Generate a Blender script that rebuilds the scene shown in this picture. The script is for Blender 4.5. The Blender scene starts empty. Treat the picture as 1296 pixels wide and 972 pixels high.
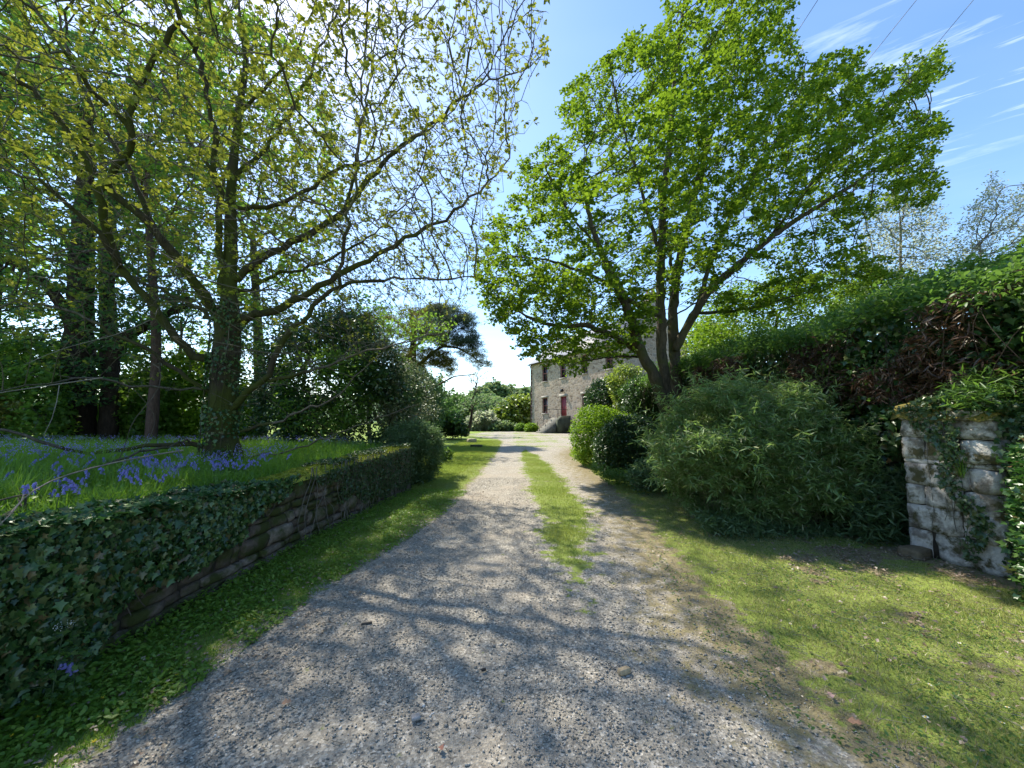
import bpy, math, random
import numpy as np
from mathutils import Vector, Matrix, noise as mnoise
R_ = math.radians
rng = np.random.default_rng(11)
random.seed(11)
sc = bpy.context.scene
col = sc.collection

# ------------------------------------------------------------------ camera
F, CX, CY, HOR, CAMZ = 488.0, 648.0, 486.0, 528.0, 1.55
TH = math.atan((HOR - CY) / F)
cd = bpy.data.cameras.new('camera'); cam = bpy.data.objects.new('camera', cd); col.objects.link(cam)
cd.sensor_fit = 'HORIZONTAL'; cd.sensor_width = 36.0; cd.lens = 36.0 * F / 1296.0
cd.clip_start = 0.05; cd.clip_end = 3000
cam.location = (0, 0, CAMZ); cam.rotation_euler = (math.pi / 2 + TH, 0, 0)
sc.camera = cam

# ------------------------------------------------------------------ sky, sun, exposure
SUN_AZ, SUN_EL = R_(-37), R_(51)      # azimuth from +Y (towards the house), positive to the right
w = bpy.data.worlds.new('World'); sc.world = w; w.use_nodes = True
nt = w.node_tree; nt.nodes.clear()
def N(t, **kw):
    n = nt.nodes.new(t)
    for k, v in kw.items(): setattr(n, k, v)
    return n
sky = N('ShaderNodeTexSky', sky_type='NISHITA', sun_disc=False)
sky.sun_elevation = SUN_EL; sky.sun_rotation = SUN_AZ
sky.air_density = 1.0; sky.dust_density = 0.35; sky.ozone_density = 1.6; sky.altitude = 50
bgn = N('ShaderNodeBackground'); bgn.inputs['Strength'].default_value = 0.148
out = N('ShaderNodeOutputWorld')
tc = N('ShaderNodeTexCoord'); sep = N('ShaderNodeSeparateXYZ')
nt.links.new(tc.outputs['Generated'], sep.inputs[0])
mx = N('ShaderNodeMath', operation='MAXIMUM'); mx.inputs[1].default_value = 0.06
nt.links.new(sep.outputs[2], mx.inputs[0])
dx = N('ShaderNodeMath', operation='DIVIDE'); dy = N('ShaderNodeMath', operation='DIVIDE')
for d, s in ((dx, 0), (dy, 1)):
    nt.links.new(sep.outputs[s], d.inputs[0]); nt.links.new(mx.outputs[0], d.inputs[1])
cmb = N('ShaderNodeCombineXYZ'); nt.links.new(dx.outputs[0], cmb.inputs[0]); nt.links.new(dy.outputs[0], cmb.inputs[1])
mp = N('ShaderNodeMapping'); mp.inputs['Scale'].default_value = (2.2, 11.0, 1)
mpr = N('ShaderNodeMapping'); mpr.inputs['Rotation'].default_value = (0, 0, R_(36)); nt.links.new(cmb.outputs[0], mpr.inputs[0])
mp.inputs['Location'].default_value = (0.35, 0.0, 0)
nt.links.new(mpr.outputs[0], mp.inputs[0])
nz = N('ShaderNodeTexNoise'); nz.inputs['Scale'].default_value = 1.0; nz.inputs['Detail'].default_value = 6; nz.inputs['Roughness'].default_value = .62; nz.inputs['Distortion'].default_value = .8
nt.links.new(mp.outputs[0], nz.inputs['Vector'])
cr = N('ShaderNodeValToRGB'); cr.color_ramp.elements[0].position = .52; cr.color_ramp.elements[1].position = 1.0
nt.links.new(nz.outputs[0], cr.inputs[0])
# high thin veil (broad)
mp2 = N('ShaderNodeMapping'); mp2.inputs['Rotation'].default_value = (0, 0, R_(30)); mp2.inputs['Scale'].default_value = (.7, 1.6, 1)
nt.links.new(cmb.outputs[0], mp2.inputs[0])
nz2 = N('ShaderNodeTexNoise'); nz2.inputs['Scale'].default_value = 1.3; nz2.inputs['Detail'].default_value = 3
nt.links.new(mp2.outputs[0], nz2.inputs['Vector'])
cr2 = N('ShaderNodeValToRGB'); cr2.color_ramp.elements[0].position = .42; cr2.color_ramp.elements[1].position = .75
cr2.color_ramp.elements[1].color = (.03, .03, .03, 1)
nt.links.new(nz2.outputs[0], cr2.inputs[0])
# the streaks lie in one bank of cirrus centred on the upper right of the view
vd = N('ShaderNodeVectorMath', operation='DISTANCE'); vd.inputs[1].default_value = (1.35, 1.02, 0)
nt.links.new(cmb.outputs[0], vd.inputs[0])
mr = N('ShaderNodeMapRange'); mr.inputs['From Min'].default_value = .15; mr.inputs['From Max'].default_value = .75; mr.inputs['To Min'].default_value = 1; mr.inputs['To Max'].default_value = 0
nt.links.new(vd.outputs['Value'], mr.inputs[0])
ml = N('ShaderNodeMath', operation='MULTIPLY'); nt.links.new(cr.outputs[0], ml.inputs[0]); nt.links.new(mr.outputs[0], ml.inputs[1])
ad = N('ShaderNodeMath', operation='ADD'); ad.use_clamp = True
nt.links.new(ml.outputs[0], ad.inputs[0]); nt.links.new(cr2.outputs[0], ad.inputs[1])
mixc = N('ShaderNodeMixRGB'); mixc.inputs[2].default_value = (8.5, 9, 9.6, 1)
hs = N('ShaderNodeHueSaturation'); hs.inputs['Saturation'].default_value = 1.12; nt.links.new(sky.outputs[0], hs.inputs['Color'])
nt.links.new(ad.outputs[0], mixc.inputs[0]); nt.links.new(hs.outputs[0], mixc.inputs[1])
nt.links.new(mixc.outputs[0], bgn.inputs[0]); nt.links.new(bgn.outputs[0], out.inputs[0])

sl = bpy.data.lights.new('sun', 'SUN'); sl.energy = 4.3; sl.angle = R_(0.9); sl.color = (1, .92, .78)
so = bpy.data.objects.new('sun', sl); col.objects.link(so)
sdir = Vector((math.sin(SUN_AZ) * math.cos(SUN_EL), math.cos(SUN_AZ) * math.cos(SUN_EL), math.sin(SUN_EL)))
so.rotation_euler = sdir.to_track_quat('Z', 'Y').to_euler(); so.location = (0, 0, 30)
sc.view_settings.view_transform = 'Standard'; sc.view_settings.look = 'None'
sc.view_settings.gamma = 1; sc.view_settings.exposure = 1.07
sc.cycles.max_bounces = 7; sc.cycles.diffuse_bounces = 4; sc.cycles.glossy_bounces = 2
sc.cycles.transmission_bounces = 4; sc.cycles.transparent_max_bounces = 4
sc.cycles.use_denoising = True
sc.cycles.caustics_reflective = False; sc.cycles.caustics_refractive = False

# ------------------------------------------------------------------ helpers
def P(px, py, Y):
    u = (px - CX) / F; v = (CY - py) / F
    y = math.cos(TH) - v * math.sin(TH); z = math.sin(TH) + v * math.cos(TH)
    return np.array([u / y * Y, Y, CAMZ + z / y * Y])
def G(px, py, z0=0.0):
    u = (px - CX) / F; v = (CY - py) / F
    y = math.cos(TH) - v * math.sin(TH); z = math.sin(TH) + v * math.cos(TH)
    t = (z0 - CAMZ) / z
    return np.array([u * t, y * t, z0])
def project(p):                                    # world -> photo pixel (used only to plan where branches may grow)
    x, y, z = p[..., 0], p[..., 1], p[..., 2] - CAMZ
    d = y * math.cos(TH) + z * math.sin(TH); up = -y * math.sin(TH) + z * math.cos(TH)
    d = np.where(d < .05, .05, d)
    return CX + F * x / d, CY - F * up / d, d
def fbm(x, y, z=0.0, s=1.0, o=3):
    return np.array([mnoise.fractal(Vector((a * s, b * s, c * s)), 1.0, 2.0, o) for a, b, c in
                     zip(np.atleast_1d(x), np.atleast_1d(y), np.broadcast_to(z, np.atleast_1d(x).shape))])
def vnoise(p, s):                                  # fast trigonometric pseudo noise for many points
    x, y, z = p[:, 0] * s, p[:, 1] * s, p[:, 2] * s
    return (np.sin(x * 1.7 + 1.3 * np.sin(y * 1.1 + .5) + z * .3) + np.sin(y * 1.9 + 1.1 * np.sin(z * 1.3 + 1.7) + .7) +
            np.sin(z * 2.1 + 1.2 * np.sin(x * .9 + 2.1) + 1.9)) / 3.0
def mesh(name, V, Fc, mat=None, smooth=False, attr=None):
    """V (n,3); Fc (m,k) array of one polygon size, or a list of such arrays"""
    V = np.ascontiguousarray(V, dtype=np.float32).reshape(-1, 3)
    if not isinstance(Fc, (list, tuple)): Fc = [Fc]
    Fc = [np.asarray(f, dtype=np.int32) for f in Fc if len(f)]
    me = bpy.data.meshes.new(name)
    nl = sum(f.size for f in Fc); npoly = sum(len(f) for f in Fc)
    me.vertices.add(len(V)); me.vertices.foreach_set('co', V.ravel())
    me.loops.add(nl); me.loops.foreach_set('vertex_index', np.concatenate([f.ravel() for f in Fc]))
    st = []; b = 0
    for f in Fc:
        k = f.shape[1]; st.append(b + np.arange(len(f), dtype=np.int32) * k); b += f.size
    me.polygons.add(npoly); me.polygons.foreach_set('loop_start', np.concatenate(st).astype(np.int32))
    if smooth: me.polygons.foreach_set('use_smooth', np.ones(npoly, dtype=bool))
    me.update(calc_edges=True); me.validate()
    if attr:
        for k, a in attr.items():
            at = me.attributes.new(k, 'FLOAT', 'POINT'); at.data.foreach_set('value', np.asarray(a, dtype=np.float32))
    if mat: me.materials.append(mat)
    return me
def link(name, me, parent=None, label=None, cat=None, group=None, kind=None):
    o = bpy.data.objects.new(name, me); col.objects.link(o)
    if parent: o.parent = parent
    if label: o['label'] = label
    if cat: o['category'] = cat
    if group: o['group'] = group
    if kind: o['kind'] = kind
    return o
def thing(name, loc, label, cat, group=None, rz=0):
    o = link(name, None, None, label, cat, group); o.location = tuple(float(v) for v in loc); o.rotation_euler = (0, 0, rz)
    o.empty_display_size = .2
    return o
def part(name, V, Fc, mat, parent, smooth=False, world=True, label=None, kind=None):
    """world coordinates in, local to an unrotated parent Empty out"""
    V = np.asarray(V, dtype=np.float64)
    if world and parent is not None: V = V - np.array(parent.location)
    return link(name, mesh(name, V, Fc, mat, smooth), parent, label, kind=kind)
def norm(a): return a / np.maximum(np.linalg.norm(a, axis=-1, keepdims=True), 1e-9)
def frames(axis, nrm):
    """columns: x (width), y (along the leaf), z (face normal)"""
    y = norm(axis); x = norm(np.cross(y, nrm)); z = np.cross(x, y)
    return np.stack([x, y, z], axis=2)
def scatter(tv, tf, pos, R, s):
    n = len(pos); k = len(tv); s = np.asarray(s, dtype=float)
    if s.ndim == 0: s = np.full(n, float(s))
    L = tv[None] * (s[:, None, None] if s.ndim == 1 else s[:, None, :])
    V = np.einsum('nij,nvj->nvi', R, L) + pos[:, None, :]
    Fc = tf[None] + (np.arange(n) * k)[:, None, None]
    return V.reshape(-1, 3), Fc.reshape(-1, tf.shape[1])
def rdir(n): return norm(rng.normal(size=(n, 3)))
def join(lst):
    V = []; T = []; b = 0
    for v, f in lst: V.append(v); T.append(np.asarray(f) + b); b += len(v)
    return np.concatenate(V), np.concatenate(T)
def box(x0, x1, y0, y1, z0, z1):
    V = np.array([[x0, y0, z0], [x1, y0, z0], [x1, y1, z0], [x0, y1, z0], [x0, y0, z1], [x1, y0, z1], [x1, y1, z1], [x0, y1, z1]], float)
    Fq = np.array([[0, 3, 2, 1], [4, 5, 6, 7], [0, 1, 5, 4], [1, 2, 6, 5], [2, 3, 7, 6], [3, 0, 4, 7]])
    return V, Fq
def tube(pts, rad, k=6, cap=True):
    pts = np.asarray(pts, float); rad = np.broadcast_to(np.asarray(rad, float), (len(pts),)); n = len(pts)
    t = np.gradient(pts, axis=0); t = norm(t)
    m = norm(pts[-1] - pts[0] + 1e-6); ref = np.eye(3)[np.argmin(np.abs(m))]
    u = norm(np.cross(t, ref)); v = np.cross(t, u)
    a = np.arange(k) * 2 * math.pi / k
    V = pts[:, None] + rad[:, None, None] * (np.cos(a)[None, :, None] * u[:, None] + np.sin(a)[None, :, None] * v[:, None])
    i = np.arange(n - 1)[:, None] * k; j = np.arange(k)[None]; j2 = (j + 1) % k
    Q = np.stack([i + j, i + j2, i + k + j2, i + k + j], axis=2).reshape(-1, 4)
    return V.reshape(-1, 3), Q
def spline(pts, n):
    pts = np.asarray(pts, float); d = np.r_[0, np.cumsum(np.linalg.norm(np.diff(pts[:, :3], axis=0), axis=1))]
    q = np.linspace(0, d[-1], n); o = np.stack([np.interp(q, d, pts[:, c]) for c in range(pts.shape[1])], 1)
    for _ in range(2): o[1:-1] = .25 * o[:-2] + .5 * o[1:-1] + .25 * o[2:]
    return o

# leaf templates (unit length along y)
def fan(half, c):
    right = [(x, y) for x, y in half]; left = [(-x, y) for x, y in half[::-1]]
    ring = [(0, 0)] + right + [(0, 1)] + left
    V = [(0, c, 0)] + [(x, y, abs(x) * .35 - .12 * y * y) for x, y in ring]
    n = len(ring); T = [(0, i + 1, (i + 1) % n + 1) for i in range(n)]
    return np.array(V, float), np.array(T)
OAK = fan([(.26, .26), (.14, .42), (.36, .62), (.22, .8)], .5)
IVY = fan([(.30, -.08), (.26, .16), (.55, .34), (.24, .52)], .35)
OVAL = fan([(.2, .25), (.24, .6)], .5)
_d = lambda wd, fold: (np.array([(0, 0, 0), (wd, .45, fold), (0, 1, -.05), (-wd, .45, fold)], float), np.array([(0, 1, 2), (0, 2, 3)]))
DIA = _d(.3, .1); WIDE = _d(.45, .12); LANCE = _d(.085, .03); NEEDLE = _d(.05, .01)
def _blade(b):      # curved 5-vertex grass blade
    return (np.array([(-.5, 0, 0), (.5, 0, 0), (-.38, .5, b * .25), (.38, .5, b * .25), (0, 1, b)], float), np.array([(0, 1, 3), (0, 3, 2), (2, 3, 4)]))

# ------------------------------------------------------------------ materials
def mat_new(name):
    m = bpy.data.materials.new(name); m.use_nodes = True; t = m.node_tree; t.nodes.clear()
    o = t.nodes.new('ShaderNodeOutputMaterial'); return m, t, o
def ramp(t, fac, stops, interp='LINEAR'):
    r = t.nodes.new('ShaderNodeValToRGB'); r.color_ramp.interpolation = interp
    e = r.color_ramp.elements
    while len(e) < len(stops): e.new(.5)
    for x, (p, c) in zip(e, stops): x.position = p; x.color = (*c, 1)
    t.links.new(fac, r.inputs[0]); return r.outputs[0]
def noise_n(t, vec, scale, detail=3, rough=.55, dist=0):
    n = t.nodes.new('ShaderNodeTexNoise'); n.inputs['Scale'].default_value = scale; n.inputs['Detail'].default_value = detail
    n.inputs['Roughness'].default_value = rough; n.inputs['Distortion'].default_value = dist
    if vec is not None: t.links.new(vec, n.inputs['Vector'])
    return n
def mixn(t, fac, a, b, mode='MIX'):
    m = t.nodes.new('ShaderNodeMixRGB'); m.blend_type = mode
    for i, v in ((0, fac), (1, a), (2, b)):
        if isinstance(v, (int, float)): m.inputs[i].default_value = v
        elif isinstance(v, tuple): m.inputs[i].default_value = (*v, 1)
        else: t.links.new(v, m.inputs[i])
    return m.outputs[0]
def bsdf(t, o, colr, rough=.9, spec=.3, bump=None, bs=.5, bd=.02):
    b = t.nodes.new('ShaderNodeBsdfPrincipled'); b.inputs['Roughness'].default_value = rough
    b.inputs['Specular IOR Level'].default_value = spec
    if isinstance(colr, tuple): b.inputs['Base Color'].default_value = (*colr, 1)
    else: t.links.new(colr, b.inputs['Base Color'])
    if bump is not None:
        bp = t.nodes.new('ShaderNodeBump'); bp.inputs['Strength'].default_value = bs; bp.inputs['Distance'].default_value = bd
        t.links.new(bump, bp.inputs['Height']); t.links.new(bp.outputs[0], b.inputs['Normal'])
    t.links.new(b.outputs[0], o.inputs[0]); return b
def leafmat(name, cols, tcol, tr=.45, gloss=.10, rough=.45, patch=None, pscale=.8):
    """cols: 3-4 reflectance colours picked per leaf; tcol: transmitted colour"""
    m, t, o = mat_new(name)
    g = t.nodes.new('ShaderNodeNewGeometry'); rnd = g.outputs['Random Per Island']
    k = len(cols); stops = [(i / max(k - 1, 1), c) for i, c in enumerate(cols)]
    c = ramp(t, rnd, stops)
    if patch:
        nn = noise_n(t, g.outputs['Position'], pscale, 2)
        f = ramp(t, nn.outputs[0], [(.42, (0, 0, 0)), (.62, (1, 1, 1))])
        c = mixn(t, f, c, patch)
    d = t.nodes.new('ShaderNodeBsdfDiffuse'); t.links.new(c, d.inputs[0])
    tl = t.nodes.new('ShaderNodeBsdfTranslucent')
    tcn = mixn(t, .5, c, tcol); t.links.new(mixn(t, 1.0, tcn, (1.0, 1.0, 1.0), 'MULTIPLY'), tl.inputs[0])
    mx_ = t.nodes.new('ShaderNodeMixShader'); mx_.inputs[0].default_value = tr
    t.links.new(d.outputs[0], mx_.inputs[1]); t.links.new(tl.outputs[0], mx_.inputs[2])
    gl = t.nodes.new('ShaderNodeBsdfGlossy'); gl.inputs['Roughness'].default_value = rough; gl.inputs[0].default_value = (.8, .85, .8, 1)
    m2 = t.nodes.new('ShaderNodeMixShader'); m2.inputs[0].default_value = gloss
    t.links.new(mx_.outputs[0], m2.inputs[1]); t.links.new(gl.outputs[0], m2.inputs[2]); t.links.new(m2.outputs[0], o.inputs[0])
    return m
def barkmat(name, a, b, moss=None, ms=.5):
    m, t, o = mat_new(name); tcn = t.nodes.new('ShaderNodeTexCoord')
    mp_ = t.nodes.new('ShaderNodeMapping'); mp_.inputs['Scale'].default_value = (9, 9, 2.2); t.links.new(tcn.outputs['Object'], mp_.inputs[0])
    n1 = noise_n(t, mp_.outputs[0], 2.2, 5, .65); c = ramp(t, n1.outputs[0], [(.3, a), (.7, b)])
    if moss:
        g = t.nodes.new('ShaderNodeNewGeometry'); n2 = noise_n(t, g.outputs['Position'], 1.4, 4, .6)
        c = mixn(t, ramp(t, n2.outputs[0], [(ms - .08, (0, 0, 0)), (ms + .08, (1, 1, 1))]), c, moss)
    bsdf(t, o, c, .95, .15, n1.outputs[0], .9, .03); return m
def plain(name, c, rough=.6, metal=0, spec=.4, var=.0, vs=8):
    m, t, o = mat_new(name)
    if var:
        g = t.nodes.new('ShaderNodeTexCoord'); n = noise_n(t, g.outputs['Object'], vs, 4)
        cc = ramp(t, n.outputs[0], [(.3, tuple(x * (1 - var) for x in c)), (.7, tuple(min(1, x * (1 + var)) for x in c))])
        b = bsdf(t, o, cc, rough, spec, n.outputs[0], .3, .01)
    else: b = bsdf(t, o, c, rough, spec)
    b.inputs['Metallic'].default_value = metal
    return m
def islandmat(name, stops, rough=.85, bump=30, bs=.4, moss=None, mscale=2.5, mth=.55, patch=None):
    m, t, o = mat_new(name); g = t.nodes.new('ShaderNodeNewGeometry')
    c = ramp(t, g.outputs['Random Per Island'], stops)
    n = noise_n(t, g.outputs['Position'], bump, 5, .65)
    c = mixn(t, .55, c, ramp(t, n.outputs[0], [(.3, (.25, .25, .25)), (.72, (.9, .9, .9))]), 'OVERLAY')
    if patch:
        n3 = noise_n(t, g.outputs['Position'], 5, 4, .6); c = mixn(t, ramp(t, n3.outputs[0], [(.5, (0, 0, 0)), (.62, (1, 1, 1))]), c, patch)
    if moss:
        n2 = noise_n(t, g.outputs['Position'], mscale, 5, .6); c = mixn(t, ramp(t, n2.outputs[0], [(mth - .05, (0, 0, 0)), (mth + .07, (1, 1, 1))]), c, moss)
    bsdf(t, o, c, rough, .25, n.outputs[0], bs, .02); return m

M = {}
M['oak_leaf'] = leafmat('oak_leaf', [(.09, .13, .014), (.13, .17, .02), (.20, .20, .03), (.09, .15, .02)], (.42, .46, .045), .55, .03)
M['field_leaf'] = leafmat('field_leaf', [(.04, .095, .010), (.065, .14, .014), (.10, .18, .02), (.17, .25, .022)], (.33, .50, .02), .5, .025)
M['wood_leaf'] = leafmat('wood_leaf', [(.055, .125, .02), (.09, .19, .026), (.14, .23, .035)], (.32, .54, .05), .5, .03)
M['dark_leaf'] = leafmat('dark_leaf', [(.02, .05, .016), (.032, .075, .024), (.055, .10, .03)], (.06, .16, .02), .25, .06, .35)
M['yew_leaf'] = leafmat('yew_leaf', [(.035, .09, .03), (.055, .13, .04), (.08, .16, .045)], (.2, .4, .07), .42, .03)
M['grey_leaf'] = leafmat('grey_leaf', [(.08, .11, .05), (.13, .16, .08), (.06, .10, .035), (.2, .2, .11)], (.2, .26, .1), .35, .1)
M['sage_leaf'] = leafmat('sage_leaf', [(.06, .12, .045), (.10, .17, .065), (.14, .20, .09)], (.18, .32, .09), .4, .04)
M['bright_leaf'] = leafmat('bright_leaf', [(.12, .24, .014), (.18, .32, .022), (.09, .18, .015)], (.32, .50, .02), .45, .03)
M['lime_leaf'] = leafmat('lime_leaf', [(.12, .2, .03), (.19, .27, .04), (.09, .15, .03)], (.38, .48, .05), .5, .07)
M['pale_leaf'] = leafmat('pale_leaf', [(.17, .22, .11), (.25, .28, .18), (.26, .24, .22), (.18, .26, .1)], (.58, .64, .38), .65, .04)
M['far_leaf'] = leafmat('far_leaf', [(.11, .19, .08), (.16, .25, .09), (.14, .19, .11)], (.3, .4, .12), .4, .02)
M['pine_leaf'] = leafmat('pine_leaf', [(.04, .075, .05), (.06, .10, .065), (.09, .12, .06)], (.12, .2, .1), .3, .03)
M['pine_new'] = leafmat('pine_new', [(.13, .14, .02), (.2, .2, .03), (.08, .11, .025)], (.35, .33, .05), .4, .06)
M['bamboo_leaf'] = leafmat('bamboo_leaf', [(.12, .21, .055), (.16, .27, .07), (.23, .32, .11), (.10, .18, .05), (.34, .32, .17)], (.32, .52, .10), .42, .05)
M['ivy_leaf'] = leafmat('ivy_leaf', [(.012, .04, .012), (.022, .065, .018), (.035, .09, .022), (.03, .08, .025), (.08, .16, .035), (.12, .19, .06), (.11, .075, .03)], (.05, .2, .02), .25, .045, .35)
M['bramble_leaf'] = leafmat('bramble_leaf', [(.045, .11, .025), (.07, .15, .035), (.12, .19, .055)], (.24, .46, .05), .45, .03)
M['dead_leaf'] = leafmat('dead_leaf', [(.06, .032, .022), (.10, .052, .036), (.15, .09, .055)], (.16, .09, .05), .3, .05)
M['weed_leaf'] = leafmat('weed_leaf', [(.09, .19, .02), (.13, .25, .03), (.20, .30, .04)], (.32, .55, .04), .4, .03)
M['grass'] = leafmat('grass', [(.15, .22, .04), (.22, .29, .06), (.32, .34, .10), (.42, .37, .18)], (.36, .44, .07), .4, .03, patch=(.38, .34, .15), pscale=2.6)
M['lawn'] = leafmat('lawn', [(.17, .26, .04), (.24, .33, .055), (.33, .38, .09)], (.44, .54, .07), .4, .03, patch=(.25, .28, .07), pscale=1.1)
M['bank_grass'] = leafmat('bank_grass', [(.08, .19, .014), (.12, .26, .02), (.18, .31, .03)], (.32, .58, .04), .5, .04)
M['dry_grass'] = leafmat('dry_grass', [(.36, .31, .16), (.46, .40, .24), (.26, .23, .10)], (.35, .3, .12), .3, .05)
M['bell'] = leafmat('bell', [(.20, .19, .52), (.27, .25, .6), (.34, .31, .65)], (.3, .28, .75), .4, .04)
M['bell_stem'] = leafmat('bell_stem', [(.06, .12, .03), (.07, .1, .06)], (.15, .3, .05), .3, .05)
M['moss'] = islandmat('moss', [(0, (.28, .32, .03)), (.5, (.34, .36, .035)), (1, (.26, .26, .04))], .95, 60, .9)
M['oak_bark'] = barkmat('oak_bark', (.025, .021, .015), (.075, .062, .042), (.055, .065, .015), .50)
M['twig'] = barkmat('twig', (.06, .052, .042), (.17, .15, .12), (.09, .10, .04), .58)
M['pale_twig'] = barkmat('pale_twig', (.15, .135, .11), (.28, .255, .22))
M['dark_bark'] = barkmat('dark_bark', (.022, .018, .014), (.06, .045, .034))
M['red_bark'] = barkmat('red_bark', (.05, .035, .028), (.13, .085, .065))
M['field_bark'] = barkmat('field_bark', (.045, .038, .028), (.12, .10, .07), (.07, .08, .025), .58)
M['grey_bark'] = barkmat('grey_bark', (.11, .10, .08), (.22, .2, .17))
M['wall_stone'] = islandmat('wall_stone', [(0, (.085, .065, .05)), (.5, (.14, .11, .088)), (1, (.21, .17, .14))], .9, 22, .7, moss=(.055, .065, .018), mscale=3.2, mth=.49)
M['mortar'] = plain('mortar', (.06, .05, .04), .95, var=.4, vs=14)
M['pillar_stone'] = islandmat('pillar_stone', [(0, (.34, .31, .28)), (.5, (.46, .42, .375)), (1, (.55, .51, .46))], .92, 22, .9, moss=(.085, .075, .035), mscale=8, mth=.545, patch=(.20, .17, .14))
M['pillar_moss'] = islandmat('pillar_moss', [(0, (.12, .10, .03)), (.5, (.20, .165, .04)), (1, (.08, .08, .03))], .95, 50, .9)
M['daisy'] = plain('daisy', (.8, .8, .76), .6); M['daisy_eye'] = plain('daisy_eye', (.7, .45, .03), .7)
M['buttercup'] = plain('buttercup', (.8, .62, .02), .35)
M['wire'] = plain('wire', (.22, .22, .24), .5)
M['red_paint'] = plain('red_paint', (.24, .035, .045), .5, var=.2, vs=3)
M['frame_paint'] = plain('frame_paint', (.26, .09, .09), .55)
M['slate'] = None
M['iron'] = plain('iron', (.03, .03, .032), .5, .6)
M['white_cloth'] = plain('lamp_glass', (.5, .5, .48), .3)
M['ledge'] = plain('ledge', (.30, .28, .25), .85, var=.25)
M['step_stone'] = plain('step_stone', (.15, .145, .12), .9, var=.4, vs=3)
M['mossy_stone'] = plain('mossy_stone', (.055, .062, .04), .9, var=.5, vs=2.5)  # dark moss colour of the steps' side wall, reused on one log
M['cut_log'] = plain('cut_log', (.34, .30, .22), .9, var=.3)

def m_house():
    m, t, o = mat_new('rubble_wall'); tcn = t.nodes.new('ShaderNodeTexCoord')
    mp_ = t.nodes.new('ShaderNodeMapping'); mp_.inputs['Scale'].default_value = (3.0, 3.0, 5.2); t.links.new(tcn.outputs['Object'], mp_.inputs[0])
    nn = noise_n(t, mp_.outputs[0], 1.2, 2); mm = mixn(t, .16, mp_.outputs[0], nn.outputs['Color'])
    v = t.nodes.new('ShaderNodeTexVoronoi'); v.inputs['Scale'].default_value = 1; t.links.new(mm, v.inputs['Vector'])
    v2 = t.nodes.new('ShaderNodeTexVoronoi'); v2.feature = 'DISTANCE_TO_EDGE'; v2.inputs['Scale'].default_value = 1; t.links.new(mm, v2.inputs['Vector'])
    sp = t.nodes.new('ShaderNodeSeparateColor'); t.links.new(v.outputs['Color'], sp.inputs[0])
    c = ramp(t, sp.outputs[0], [(0, (.19, .145, .11)), (.3, (.32, .25, .19)), (.6, (.40, .315, .24)), (.8, (.26, .22, .19)), (1, (.48, .39, .31))])
    e = ramp(t, v2.outputs[0], [(.02, (1, 1, 1)), (.09, (0, 0, 0))])
    c = mixn(t, e, c, (.44, .375, .31))
    n2 = noise_n(t, tcn.outputs['Object'], .5, 4); c = mixn(t, .5, c, ramp(t, n2.outputs[0], [(.3, (.38, .38, .38)), (.7, (.6, .58, .56))]), 'OVERLAY')
    bsdf(t, o, c, .92, .2, v2.outputs[0], .6, .06); return m
M['rubble'] = m_house()
def m_slate():
    m, t, o = mat_new('slate'); tcn = t.nodes.new('ShaderNodeTexCoord')
    b = t.nodes.new('ShaderNodeTexBrick'); b.inputs['Scale'].default_value = 1; b.inputs['Brick Width'].default_value = .3; b.inputs['Row Height'].default_value = .2
    b.inputs['Mortar Size'].default_value = .012
    b.inputs[1].default_value = (.12, .125, .15, 1); b.inputs[2].default_value = (.19, .19, .215, 1); b.inputs[3].default_value = (.04, .04, .05, 1)
    t.links.new(tcn.outputs['Object'], b.inputs[0]); bsdf(t, o, b.outputs[0], .5, .4, b.outputs[1], .4, .02); return m
M['slate'] = m_slate()
def m_glass():
    m, t, o = mat_new('window_glass'); bsdf(t, o, (.03, .035, .045), .06, .8); return m
M['glass'] = m_glass()

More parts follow.
